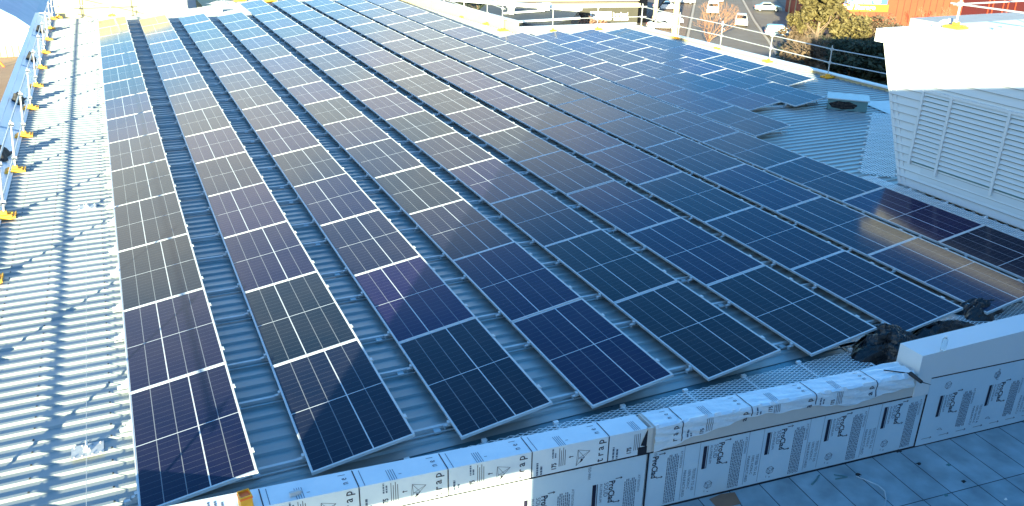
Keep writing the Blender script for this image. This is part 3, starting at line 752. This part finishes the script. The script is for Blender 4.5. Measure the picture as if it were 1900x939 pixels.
mb.add(v, [(0, 1, 5, 4), (1, 2, 6, 5), (2, 3, 7, 6), (3, 0, 4, 7), (4, 5, 6, 7)]); mb.build('wall', 'whiteclad', pr_)
mb = MB()        # corner trims, following the slanted edge
for off, wdt, pro in ((-.02, .06, .035), (-.17, .035, .028)):
    a = [(-pro, yl(z-.15)+off-wdt, z) for z in (.02, 2.87)]; b = [(-pro, yl(z-.15)+off+.02, z) for z in (.02, 2.87)]
    mb.prism([a[0], b[0], b[1], a[1]], (pro+.002, 0, 0))
mb.build('corner_trim', 'white', pr_)
mb = MB(); mb.box(-.12, 6.7, -4, 6.30, 2.86, 3.13); mb.build('fascia', 'white', pr_)
mb = MB(); mb.box(-.02, 6.6, -4, 6.20, 3.131, 3.15); mb.build('roof_sheet', 'white', pr_)
# louvred vents
Z0, Z1 = .56, 2.05
mull = [4.84, 4.16, 2.88, 1.6, .3, -1.0]
mb = MB(); mb.box(-.030, -.019, -1.0, 4.80, Z0, Z1); mb.build('vent_backing', 'unit', pr_)
for a_, b_2 in zip(mull[:-1], mull[1:]):
    v_ = MB(); z = Z0+.05
    while z < Z1-.03:
        v_.add([(-.075, b_2+.03, z), (-.075, a_-.03, z), (-.030, a_-.03, z+.068), (-.030, b_2+.03, z+.068), (-.075, b_2+.03, z-.006), (-.075, a_-.03, z-.006)], [(0, 3, 2, 1), (0, 1, 5, 4)])
        z += .099
    v_.build('louvre_vent', 'whiteclad', pr_)
mb = MB()
for y in mull: mb.box(-.085, -.03, y-.028, y+.028, Z0-.12 if y < 4.8 else Z0-.04, Z1+.02)
mb.box(-.082, -.03, -1, 4.81, Z1, Z1+.05); mb.build('vent_frame', 'white', pr_)
mb = MB(); mb.box(-.028, -.001, -4, 4.55, Z0-.30, Z0-.03); mb.build('vent_sill', 'whiteclad', pr_)
# guardrail and loose tubes on the plant room roof
gp = [(16.97, 5.65), (17.1, 2.7), (17.2, -.3)]
guardrail('guardrail', 'guardrail on a yellow shoe on top of the white plant room', gp, base_z=3.0, inward=(0, 1))
guardrail('guardrail', 'far guardrail run along the back edge of the plant room roof', [(17.05, 5.70), (20.0, 5.75), (22.0, 5.8)], base_z=3.0, inward=(0, 1))
for i, (a, b) in enumerate((((17.6, 5.2), (20.9, 1.6)), ((17.9, 5.15), (20.8, 2.2)), ((18.0, 5.3), (21.2, 2.0)))):
    m_ = MB(); m_.tube((a[0], a[1], 3.03), (b[0], b[1], 3.03+.02*i), .028, n=8); o = m_.build('scaffold_tube', 'galv')
    tag(o, 'loose scaffold tube lying on the plant room roof, %s from the front' % ORD[i], 'tube', 'loose tubes on the plant room roof')
crumple('rubble_pile', 'galv', 'small pile of metal offcuts at the near corner of the plant room roof', 'rubble', 17.2, 6.0, 3.0, .45, .12, .14, 31, 12)

# vent box on the roof beyond
vb = thing('vent_box', 'grey green sheet metal vent box with dark oval opening beyond the panels', 'vent box', (19.45, 10.55, -.13), R(-45))
mb = MB(); mb.box(-.54, .54, 0, .80, 0, .30); mb.build('casing', 'unit', vb)
mb = MB(); mb.box(-.58, .58, -.04, .84, .304, .33); mb.build('lid', 'galv', vb)
mb = MB(); mb.add([(.0-.12+.38*math.cos(t)*(1+.06*math.sin(5*t)), -.004, .145+.115*math.sin(t)*(1+.1*math.sin(7*t))) for t in [2*math.pi*i/28 for i in range(28)]], [tuple(range(28))]); mb.build('opening', 'black', vb)
mb = MB(); mb.add([(20.2, 9.4, -.118), (22.9, 9.2, -.118), (22.85, 10.7, -.118), (20.7, 11.3, -.118)], [(0, 1, 2, 3)]); mb.prism([(20.2, 9.4, -.125), (22.9, 9.2, -.125), (22.85, 10.7, -.125), (20.7, 11.3, -.125)], (0, 0, .005))
tag(mb.build('flashing_sheet', 'alu'), 'pale flat flashing sheet behind the vent box', 'flashing')

# ------------------------------------------------------------------ unseen block behind the camera, added and shaped to shade the roof
ob = thing('shade_block', 'unseen grey block added behind the viewer to shade the right half of the roof', 'building', (0, 0, 0))
mb = MB()
D0 = -8.5
# top steps shaped to the shade edge: x from, x to, top
for x0, x1, zt in ((-5.15, -.3, 5.43), (-.3, 2.4, 5.25), (2.4, 7.5, 4.93), (7.5, 34, 5.34)):
    mb.box(x0, x1, D0-.3, D0, 1.71, zt)
mb.box(-2.0, 34, D0-.3, D0, -13, 1.71)  # starts further right, leaving a slot for the sunlit patch on the parapet
mb.box(-5.0, 34, -20, D0-.3, -13, -2.0)
mb.build('shade_wall', 'facade', ob)
mb = MB(); mb.box(-1.75, -1.15, D0-.3, D0-.02, 5.43, 6.97); mb.build('shade_stub', 'galv', ob)  # stub added to cast the narrow shadow beyond the main shade edge

# ------------------------------------------------------------------ surroundings: ground, road
G = -13.
mb = MB(); mb.add([(-400, -200, G), (600, -200, G), (600, 900, G), (-400, 900, G)], [(0, 1, 2, 3)]); struct(mb.build('ground', 'ground'))
def line_pts(*uv): return [at(u, v, G) for u, v in uv]
KL = [Vector((50, 62, 0)), Vector((68.2, 84.9, 0)), Vector((102.5, 129.9, 0)), Vector((160, 205, 0))]
KR = [Vector((62, 56, 0)), Vector((83.4, 86.8, 0)), Vector((94.1, 102.6, 0)), Vector((111.7, 127.4, 0)), Vector((172, 205, 0))]
mb = MB(); poly = [(q.x, q.y, G+.02) for q in KL]+[(q.x, q.y, G+.02) for q in reversed(KR)]
mb.add(poly, [tuple(range(len(poly)))]); struct(mb.build('road', 'asphalt'))
mb = MB()
for ln_ in (KL, KR):
    for a, b in zip(ln_[:-1], ln_[1:]): mb.bar((a.x, a.y, G+.07), (b.x, b.y, G+.07), .35, .14)
struct(mb.build('kerb', 'kerb'))
mb = MB(); pv = [(q.x-.3, q.y+.3, G+.03) for q in KL]+[(q.x-4.2, q.y+3.4, G+.03) for q in reversed(KL)]
mb.add(pv, [tuple(range(len(pv)))])
struct(mb.build('pavement', 'concrete'))
mb = MB()     # side street / parking on the right, darker
sp = line_pts((1395, 0), (1400, 30), (1430, 75), (1475, 78), (1492, 52), (1440, 0)); mb.add([(q.x, q.y, G+.012) for q in sp], [tuple(range(len(sp)))]); struct(mb.build('car_park', 'asphalt'))
mb = MB(); sp = line_pts((1443, 0), (1494, 52), (1520, 60), (1500, 30), (1470, 0)); mb.add([(q.x, q.y, G+.03) for q in sp], [tuple(range(len(sp)))]); struct(mb.build('footpath', 'concrete'))
mb = MB()
a, b = at(1352, 42, G), at(1339, 5, G); n_ = 9
a = Vector((83.5, 96.5, 0)); b = Vector((104, 126.0, 0)); d = (b-a)/n_
for i in range(n_):
    p_ = a+d*i; mb.bar((p_.x, p_.y, G+.03), ((p_+d*.45).x, (p_+d*.45).y, G+.03), .16, .008)
struct(mb.build('road_marking', 'paint'))

# ------------------------------------------------------------------ vehicles
def car(loc, rz, paint, label, kind='sedan', group='cars round the road'):
    t = thing('parked_car' if kind != 'van' else 'delivery_van', label, 'car' if kind != 'van' else 'van', loc, rz, group)
    if kind == 'sedan': L_, W_, side = 4.5, 1.8, [(-2.25, .35), (-2.2, .75), (-1.9, .95), (-1.45, 1.0), (-.9, 1.42), (.35, 1.45), (1.05, 1.0), (2.0, .82), (2.25, .62), (2.25, .35)]
    elif kind == 'wagon': L_, W_, side = 4.6, 1.85, [(-2.3, .4), (-2.28, 1.0), (-2.1, 1.55), (-1.8, 1.66), (.2, 1.66), (1.0, 1.12), (2.05, .98), (2.3, .7), (2.3, .4)]
    else: L_, W_, side = 5.4, 2.0, [(-2.7, .4), (-2.7, 2.2), (-2.55, 2.3), (1.2, 2.3), (1.9, 1.35), (2.6, 1.1), (2.7, .8), (2.7, .4)]
    m_ = MB(); n = len(side); vs = []; 
    for sg in (-1, 1):
        for k_, (x, z) in enumerate(side):
            inn = .16*max(0, (z-.95))/.5 if z > .95 else 0
            vs.append((x, sg*(W_/2-min(.2, inn)), z))
    fs = [tuple(range(n-1, -1, -1)), tuple(range(n, 2*n))]+[(i, (i+1) % n, n+(i+1) % n, n+i) for i in range(n)]
    fs = [tuple(reversed(f)) for f in fs]
    m_.add(vs, fs); m_.build('body', paint, t)
    m_ = MB()
    hs = {'sedan': ((-1.2, 1.02), (-.86, 1.36), (.3, 1.39), (.82, 1.04)), 'wagon': ((-2.0, 1.15), (-1.85, 1.58), (.15, 1.58), (.75, 1.16)), 'van': ((.5, 1.3), (.5, 2.0), (1.2, 2.0), (1.65, 1.35))}[kind]
    for sg in (-1, 1):
        m_.add([(x, sg*(W_/2+.008-min(.2, .16*max(0, z-.95)/.5)), z) for x, z in hs], [(0, 1, 2, 3)])
    m_.build('side_window', 'carglass', t)
    m_ = MB()
    s0, s1 = {'sedan': ((1.02, 1.03), (.42, 1.42)), 'wagon': ((.97, 1.16), (.27, 1.61)), 'van': ((1.86, 1.42), (1.28, 2.18))}[kind]
    m_.add([(s0[0]+.02, -W_/2+.14, s0[1]), (s0[0]+.02, W_/2-.14, s0[1]), (s1[0]+.02, W_/2-.22, s1[1]), (s1[0]+.02, -W_/2+.22, s1[1])], [(0, 1, 2, 3)])
    m_.build('windscreen', 'carglass', t)
    m_ = MB()
    r0, r1 = {'sedan': ((-1.41, 1.03), (-.96, 1.38)), 'wagon': ((-2.27, 1.1), (-2.1, 1.53)), 'van': ((-2.71, 1.4), (-2.71, 1.9))}[kind]
    m_.add([(r0[0]-.02, -W_/2+.16, r0[1]), (r0[0]-.02, W_/2-.16, r0[1]), (r1[0]-.02, W_/2-.24, r1[1]), (r1[0]-.02, -W_/2+.24, r1[1])], [(3, 2, 1, 0)])
    m_.build('rear_window', 'carglass', t)
    for sx in (-L_*.31, L_*.31):
        for sy in (-1, 1):
            m_ = MB(); m_.tube((sx, sy*(W_/2-.17), .32), (sx, sy*(W_/2+.02), .32), .32, n=14); wh = m_.build('wheel', 'tyre', t)
            m_ = MB(); m_.tube((sx, sy*(W_/2+.01), .32), (sx, sy*(W_/2+.035), .32), .19, n=10); m_.build('rim', 'galv', wh)
    for sy in (-1, 1):
        m_ = MB(); m_.box(-L_/2-.015, -L_/2+.06, sy*W_/2*.72-.16, sy*W_/2*.72+.16, .62, .80); m_.build('tail_lamp', 'taill', t)
        m_ = MB(); m_.box(L_/2-.06, L_/2+.015, sy*W_/2*.72-.18, sy*W_/2*.72+.18, .55, .70); m_.build('headlight', 'alu', t)
    return t
rd = math.atan2(30, 22.9)
def cpos(u, v): q = at(u, v, G+.03); return (q.x, q.y, q.z)
car(cpos(1374, 47), rd+math.pi, 'carwhite', 'white hatchback driving alone on the road towards the roof', 'wagon')
car(cpos(1322, 24), rd, 'carwhite', 'white van on the left lane of the road', 'van')
car(cpos(1332, 2), rd, 'carwhite', 'white car farthest up the road at the top edge', 'sedan')
car(cpos(1424, 20), R(-35), 'carsilver', 'silver green sedan parked in the bay right of the road', 'sedan')
car(cpos(1449, 68), R(-35), 'carblue', 'pale blue wagon parked in shade beside the brown bush', 'wagon')
car(cpos(1236, 18), R(-25), 'carwhite', 'white sedan parked behind the pale lamp pole left of the road', 'sedan')
car(cpos(1265, 6), R(-25), 'carwhite', 'white sedan parked farthest up in the left yard', 'sedan')
car(cpos(1238, 44), R(-25), 'carwhite', 'white ute parked nearest behind the far guardrail', 'wagon')
car(cpos(1228, 54), R(-25), 'carwhite', 'white car lowest in the left yard, partly hidden by the roof edge', 'sedan')

# poles
for i, (u, v, h, r_, lb) in enumerate(((1214, 48, 9, .35, 'thick pale pole left of the parked white cars'), (1251, 64, 11, .45, 'thickest pale pole beside the pavement left of the road'), (1462, 32, 6, .13, 'slim pale lamp pole beside the footpath'), (1473, 34, 4.5, .10, 'short slim post right of the slim lamp pole'), (1512, 40, 8, .22, 'pale pole rising in front of the brown bush'))):
    q = at(u, v, G); m_ = MB(); m_.tube((0, 0, 0), (0, 0, h), r_, r_*.75, 10); m_.tube((0, 0, h), (0, 0, h+.15), r_*1.1, n=10); o = m_.build('street_pole', 'cream'); o.location = (q.x, q.y, G)
    tag(o, lb, 'pole', 'poles along the road')

# ------------------------------------------------------------------ vegetation
def tree(name, label, loc, h, rad, leaf, nleaf, trunk='bark', seed=1, cat='tree', group='trees and shrubs below the roof', bare=0, leafs=.3, low=.25, squash=1.0):
    rn = random.Random(seed); t = thing(name, label, cat, loc, 0, group)
    m_ = MB(); tips = []
    m_.tube((0, 0, -.1), (rad*.04, 0, h*.42), h*.028, h*.018, 8)
    def limb(p_, d, ln, r_, dep):
        q_ = p_+d*ln; m_.tube(p_, q_, r_, r_*.6, 5, cap=False)
        tips.append(q_)
        if dep:
            for _ in range(3 if bare else 2):
                nd = (d+Vector((rn.uniform(-.7, .7), rn.uniform(-.7, .7), rn.uniform(-.2, .6)))).normalized(); limb(q_, nd, ln*.66, r_*.6, dep-1)
    for i in range(9 if bare else 8):
        a = rn.uniform(0, 6.28); z0 = h*rn.uniform(.08 if bare else .15, .42); d = Vector((math.cos(a), math.sin(a), rn.uniform(.5, 1.3))).normalized()
        limb(Vector((0, 0, z0)), d, rad*.5, h*.010, 4 if bare else 2)
    m_.build('trunk', trunk, t)
    if nleaf:
        m_ = MB(); cl = []
        for _ in range(34):
            a = rn.uniform(0, 6.28); rr = rad*math.sqrt(rn.random())*.9; zz = h*rn.uniform(low, .93); k_ = 1-abs((zz/h-.5)/.62)**2
            cl.append((Vector((rr*math.cos(a)*max(.2, k_), rr*math.sin(a)*max(.2, k_), zz)), rad*rn.uniform(.16, .36)))
        for _ in range(nleaf):
            c_, cr_ = rn.choice(cl); d = Vector((rn.gauss(0, 1), rn.gauss(0, 1), rn.gauss(0, .8))).normalized()*cr_*rn.random()**.4
            p_ = c_+d; s_ = leafs*rn.uniform(.5, 1.3); x_ = Vector((rn.uniform(-1, 1), rn.uniform(-1, 1), rn.uniform(-1, 1))).normalized(); y_ = x_.orthogonal().normalized()
            if p_.z < .1: continue
            m_.add([p_-x_*s_, p_+y_*s_*.5, p_+x_*s_, p_-y_*s_*.5], [(0, 1, 2, 3)])
        m_.build('crown', leaf, t)
    return t
def gp_(u, v): q = at(u, v, G); return (q.x, q.y, G)
tree('leafy_tree', 'big olive gold tree left of the orange building', gp_(1512, 86), 9.5, 3.9, 'leafgold', 8000, seed=2, leafs=.32)
tree('leafy_tree', 'brown twiggy tree against the orange wall behind the gold tree', gp_(1546, 62), 8.0, 1.5, 'leafbrown', 900, seed=3, leafs=.26)
tree('leafy_shrub', 'low olive shrub in front of the orange wall', gp_(1580, 78), 3.6, 3.2, 'leafgold', 2600, seed=4, leafs=.25, cat='shrub', low=.05)
tree('leafy_shrub', 'low brown shrub nearest the plant room roof edge', gp_(1628, 78), 3.4, 3.2, 'leafbrown', 2600, seed=5, leafs=.25, cat='shrub', low=.05)
tree('leafy_shrub', 'ochre shrub beside the shaded blue wagon', gp_(1478, 82), 3.0, 2.4, 'leafbrown', 2400, seed=6, leafs=.24, cat='shrub', low=.05)
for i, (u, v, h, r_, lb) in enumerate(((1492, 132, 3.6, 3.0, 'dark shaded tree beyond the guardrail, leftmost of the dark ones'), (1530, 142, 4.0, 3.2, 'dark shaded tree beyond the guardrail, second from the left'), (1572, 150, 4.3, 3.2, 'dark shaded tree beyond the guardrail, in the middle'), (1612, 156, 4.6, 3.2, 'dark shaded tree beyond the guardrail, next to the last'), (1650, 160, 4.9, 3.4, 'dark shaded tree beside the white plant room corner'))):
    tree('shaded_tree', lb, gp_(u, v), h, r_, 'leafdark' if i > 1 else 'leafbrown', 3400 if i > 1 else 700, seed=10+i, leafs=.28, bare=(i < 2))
tree('bare_tree', 'leafless reddish tree behind the right guardrail beside the road', gp_(1312, 100), 5.5, 4.0, None, 0, trunk='twigred', seed=21, bare=1)
tree('bare_tree', 'leafless reddish shrub against the orange wall above the plant room', gp_(1722, 70), 4.0, 3.0, None, 0, trunk='twigred', seed=22, bare=1)
# planting strip in the shade
mb = MB(); rn = random.Random(3)
for _ in range(9000):
    u_, v_ = rn.uniform(1440, 1700), rn.uniform(66, 170)
    if v_ < 66+max(0, (1500-u_))*.5: continue
    q = at(u_, v_, G); s_ = rn.uniform(.15, .4); z = G+rn.uniform(.05, .8); x_ = Vector((rn.uniform(-1, 1), rn.uniform(-1, 1), rn.uniform(-.3, .8))).normalized(); y_ = x_.orthogonal().normalized()
    p_ = Vector((q.x, q.y, z)); mb.add([p_-x_*s_, p_+y_*s_*.4, p_+x_*s_, p_-y_*s_*.4], [(0, 1, 2, 3)])
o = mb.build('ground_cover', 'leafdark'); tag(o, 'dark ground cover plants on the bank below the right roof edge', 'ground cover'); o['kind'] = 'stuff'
# a block added outside the frame on the right to shade that bank
nb = thing('bank_shade_block', 'plain unseen block added outside the frame on the right to shade the planted bank', 'building', (0, 0, 0))
mb = MB(); mb.box(44, 74, 22, 30, -13, -1.0); mb.build('wall', 'facade', nb)

# ------------------------------------------------------------------ buildings across the road
def wallbox(mb, a, b, depth, z0, z1, mi=0):
    a = Vector((a[0], a[1], 0)); b = Vector((b[0], b[1], 0)); n_ = (b-a).normalized(); nn = Vector((-n_.y, n_.x, 0))
    pts = [a, b, b+nn*depth, a+nn*depth]; mb.prism([(q.x, q.y, z0) for q in pts], (0, 0, z1-z0), mi)
def wall_fn(a, b, off):
    a = Vector((a[0], a[1], 0)); d = (Vector((b[0], b[1], 0))-a).normalized(); nn = Vector((d.y, -d.x, 0))
    return lambda s, z: tuple(a+d*s+nn*off+Vector((0, 0, z)))
# storage building
A = (100.5, 93.7); B = (119.3, 85.4); Cc = (134, 83.5)
sb = thing('storage_building', 'orange self storage building with blue and orange sign', 'building')
mb = MB(); wallbox(mb, A, B, 20, G, -3.5); mb.build('orange_wall', 'orangewall', sb)
mb = MB(); wallbox(mb, (B[0]+.05, B[1]+.9), (Cc[0]+8, Cc[1]-.6), 19, G, -3.5); mb.build('red_wall', 'redwall', sb)
fn = wall_fn(A, B, .08); ofs = (Vector((101.9, 93.06))-Vector(A)).length
mb = MB(); put_rect(mb, fn, 1.5, 8.9, -9.35, -8.0, 0); put_rect(mb, fn, 1.4, 9.2, -10.45, -9.352, 1); sg = mb.build('sign', ['bluesign', 'orangesign'], sb)
mb = MB(); fn2 = wall_fn(A, B, .12); put_text(mb, 'Self Storage', .98, fn2, 2.2, -10.12, 0, 0, 1.06, .03); put_text(mb, 'Kennards', 1.25, fn2, 2.6, -9.18, 0, 0, 1.1, .02); mb.build('lettering', 'signwhite', sg)
mb = MB(); fnp = wall_fn(A, B, .05)
for k in range(19):
    put_rect(mb, fnp, .5+k, .56+k, G, -10.6 if 1 < k < 10 else -3.6)
mb.build('wall_ribs', 'redwall', sb)
mb = MB(); fn3 = wall_fn((B[0]+.05, B[1]+.9), (Cc[0]+8, Cc[1]-.6), .06)
for s_ in (5.8, 6.6, 8.6, 9.5, 11): put_rect(mb, fn3, s_, s_+.22, G, -3.6)
mb.build('wall_ribs', 'orangewall', sb)
# shop building with signs
A2 = (50.0, 110.2); B2 = (73.7, 105.2)
nsb = thing('shop_building', 'olive grey shop building with white signs and pale roof edge', 'building')
mb = MB(); wallbox(mb, A2, B2, 14, G, -10.35); mb.build('wall', 'greywall', nsb)
mb = MB(); wallbox(mb, (A2[0], A2[1]-.4), (B2[0]+.1, B2[1]-.4), .8, -10.35, -9.75); wallbox(mb, (A2[0], A2[1]-.2), (B2[0], B2[1]-.2), .4, -9.4, -9.2); mb.build('roof_edge', 'cream', nsb)
mb = MB()
a = Vector((A2[0], A2[1], 0)); b = Vector((B2[0], B2[1], 0)); n_ = (b-a).normalized(); nn = Vector((-n_.y, n_.x, 0))
mb.prism([(a.x, a.y, -9.75), (b.x, b.y, -9.75), ((b+nn*16).x, (b+nn*16).y, -7.6), ((a+nn*16).x, (a+nn*16).y, -7.6)], (0, 0, .12)); mb.build('roof', 'brownroof', nsb)
s0 = 23.97-12.57      # distance of the first surveyed point along the wall
fn = wall_fn(A2, B2, .06); fn2 = wall_fn(A2, B2, .10)
mb = MB(); put_rect(mb, fn, s0+5.2, s0+8.6, -12.2, -10.95); sg = mb.build('sign', 'signwhite', nsb)
mb = MB(); put_text(mb, 'NISBETS', .78, fn2, s0+5.45, -11.66, 0, 0, .95, .01); mb.build('lettering', 'darkwall', sg)
mb = MB(); put_text(mb, 'berloni', .85, fn2, s0+8.8, -11.65, 0, 0, 1.0, .015); mb.build('lettering', 'signwhite', nsb)
for a_, b_3 in ((9.0, 9.9), (10.05, 11.3)):
    mb = MB(); put_rect(mb, fn2, s0+a_, s0+b_3, -12.25, -11.95); mb.build('sign_strip', 'signwhite', nsb)
mb = MB(); put_rect(mb, fn, s0+1.6, s0+4.2, -12.4, -11.15); sg = mb.build('sign', 'black', nsb)
mb = MB(); put_text(mb, 'INXP', .6, fn2, s0+2.3, -11.95, 0, 0, 1, .01); mb.build('lettering', 'signwhite', sg)
# grey roofs in front of the shop and the white long roof
gr = thing('low_warehouse', 'low grey warehouse roofs with white edge beyond the far upstand', 'building')
q1 = [at(u, v, -9.0) for u, v in ((880, 26), (1010, 50), (1060, 36), (1075, 18), (905, 4))]
mb = MB(); mb.prism([(q.x, q.y, -13) for q in q1], (0, 0, 4)); mb.build('roof', 'darkwall', gr)
mb = MB()
def edge(u0, v0, u1, v1, z, w_=.6, h_=.5):
    a = at(u0, v0, z); b = at(u1, v1, z); mb.bar(a, b, w_, h_)
for e_ in ((840, -2, 1078, 17, -8.8, 1.2, .4), (935, 24, 1010, 19, -8.8, .25, .2), (955, 40, 1075, 33, -8.8, .5, .2)):
    mb = MB(); edge(*e_); mb.build('white_roof_edge', 'white', gr)
mb = MB()
for u, v in ((948, 24), (1003, 18), (1014, 17)):
    q = at(u, v, -8.8); mb.box(q.x-.3, q.x+.3, q.y-.3, q.y+.3, -8.9, -8.1); mb.box(q.x-.45, q.x+.45, q.y-.45, q.y+.45, -8.1, -7.95)
mb.build('roof_vent', 'white', gr)
# dark pile / stair near the shop corner
mb = MB(); q = at(1186, 40, G); mb.box(q.x-1.2, q.x+.6, q.y-1, q.y+1.5, G, G+4.6)
mb.prism([(q.x+.6, q.y-1, G), (q.x+4.6, q.y-1, G+4.4), (q.x+4.8, q.y-1, G+4.2), (q.x+.9, q.y-1, G)], (0, 1.2, 0)); tag(mb.build('steel_staircase', 'black'), 'dark steel staircase at the corner of the shop building', 'staircase')
# tree line beyond the upstand at the top centre
tree('leafy_shrub', 'dark shrub beyond the far upstand at the top of the picture', tuple(at(885, 8, -10).xy)+(-11.5,), 3.2, 3.4, 'leafdark', 1500, seed=41, leafs=.25, cat='shrub', low=.05)
tree('leafy_shrub', 'orange autumn shrub below the shop signs', gp_(1092, 54), 1.3, 2.8, 'twigred', 900, seed=42, leafs=.22, cat='shrub', low=.02)

# ------------------------------------------------------------------ buildings on the left and at the far end
# white rooftop wall right behind the first two columns
wb = thing('white_rooftop_building', 'sunlit cream white wall box behind the far end of the first columns', 'building')
mb = MB(); mb.box(-1.75, 2.95, 38.0, 50, -6, 1.25); mb.build('wall', 'cream', wb)
mb = MB(); mb.box(-1.85, 3.0, 37.0, 38.0, -.6, -.3); mb.build('ledge', 'white', wb)
# cast by the end guardrail
guardrail('guardrail', 'guardrail across the far end of the sunlit strip before the cream wall', [(-1.6, 36.75), (.6, 36.75)], inward=(0, -1))
# shaded lower roof beyond
lr = thing('lower_roof_building', 'lower dark blue roof in shade beyond the far end of the panels', 'building')
mb = MB(); mb.box(2.9, 20, 48, 66, -13, -3.0); mb.build('roof', 'blueroof', lr)
mb = MB(); mb.box(2.9, 20, 60, 60.6, -3, -1.9); mb.build('back_upstand', 'facade', lr)
mb = MB(); q = at(322, 5, -3); mb.box(q.x-.35, q.x+.35, q.y-.25, q.y+.25, -3, -2.75); tag(mb.build('yellow_shoe', 'yellow'), 'single yellow base shoe on the dark lower roof', 'base shoe')
# debris at the end of the ribbed roof
crumple('offcut_pile', 'galv', 'pile of sheet offcuts at the top end of the ribbed roof', 'offcuts', 5.9, 40.2, -.14, .7, .3, .15, 51, 12)
crumple('yellow_bag', 'yellow', 'crumpled yellow bag beside the offcuts at the far roof end', 'bag', 6.9, 41.0, -.14, .35, .3, .2, 52, 10)
for i, (u, v) in enumerate(((502, 3),)):
    q = at(u, v, -.1); mb = MB(); mb.box(q.x-.3, q.x+.3, q.y-.2, q.y+.2, -.12, 0); mb.box(q.x-.08, q.x+.08, q.y-.05, q.y+.05, 0, .1); tag(mb.build('yellow_shoe', 'yellow'), 'yellow base shoe between the fourth and fifth columns at the top', 'base shoe')
# vaulted shed
vs_ = thing('vaulted_shed', 'white gabled shed with curved blue roof beyond the left gutter', 'building')
Yg = 56.0
pts = [ray_y(u, v, Yg) for u, v in ((-140, -30), (-80, -12), (-40, 0), (0, 16), (30, 31), (57, 49), (75, 66), (90, 90))]
base = [(q.x, Yg, q.z) for q in pts]
mb = MB(); zb_ = ray_y(20, 84, Yg).z
poly = [(pts[0].x, Yg, zb_)]+base+[(pts[-1].x, Yg, zb_)]
mb.prism(list(reversed(poly)), (0, .2, 0)); mb.build('gable_wall', 'white', vs_)
mb = MB()
for (a, b) in zip(base[:-1], base[1:]):
    for s_ in range(1):
        mb.add([(a[0], Yg-.3, a[2]+.05), (b[0], Yg-.3, b[2]+.05), (b[0], Yg+30, b[2]+.05), (a[0], Yg+30, a[2]+.05)], [(0, 1, 2, 3)])
        mb.add([(a[0], Yg-.3, a[2]+.05), (b[0], Yg-.3, b[2]+.05), (b[0], Yg-.3, b[2]-.12), (a[0], Yg-.3, a[2]-.12)], [(0, 1, 2, 3)])
mb.build('curved_roof', 'blueroof', vs_)
mb = MB(); xa = pts[0].x; xb = pts[-1].x; z1 = zb_; z0 = G; x = xa
while x < xb:
    mb.box(x, x+.28, Yg-.06, Yg, z0, z1); mb.box(x+.28, x+.36, Yg-.02, Yg, z0, z1); x += .36
mb.build('ribbed_wall', 'cream', vs_)
# yellow machine and orange barrier in the left yard
q = at(10, 150, G)
for i, (u, v) in enumerate(((4, 152), (14, 149))):
    p_ = ray_y(u, v, 53); mb = MB(); mb.box(-.9, .9, -.5, .5, 0, .5); mb.tube((-.8, 0, .5), (-.8, 0, 1.6), .06); mb.tube((.5, 0, .5), (-.3, 0, 1.9), .06); o = mb.build('site_machine', 'orangep'); o.location = (p_.x, 53-.5*i, p_.z-.4)
    tag(o, ['orange site machine with dark arms at the left picture edge', 'orange site machine beside the gutter, right of the other'][i], 'machine')
mb = MB(); mb.box(-30, -3.6, 30, 56, -13, -4.9); tag(mb.build('concrete_yard', 'concrete'), 'tan paved podium yard below the left gutter', 'podium')
qa = ray_y(78, 4, 90); mb = MB(); mb.box(-3, 3, -1.5, 1.5, -4, 1.0); mb.box(-3.1, 3.1, -1.6, 1.6, 1.0, 1.2); o = mb.build('site_container', 'yellow'); o.location = (qa.x-.8, 90, qa.z); tag(o, 'yellow site container at the top left behind the gutter', 'container')
tree('leafy_shrub', 'dark brown shrub between the vaulted shed and the yellow container', (ray_y(95, 22, 84).x, 84, ray_y(95, 22, 84).z-2.5), 3.4, 2.6, 'leafbrown', 1800, seed=61, leafs=.2, cat='shrub', low=.02)
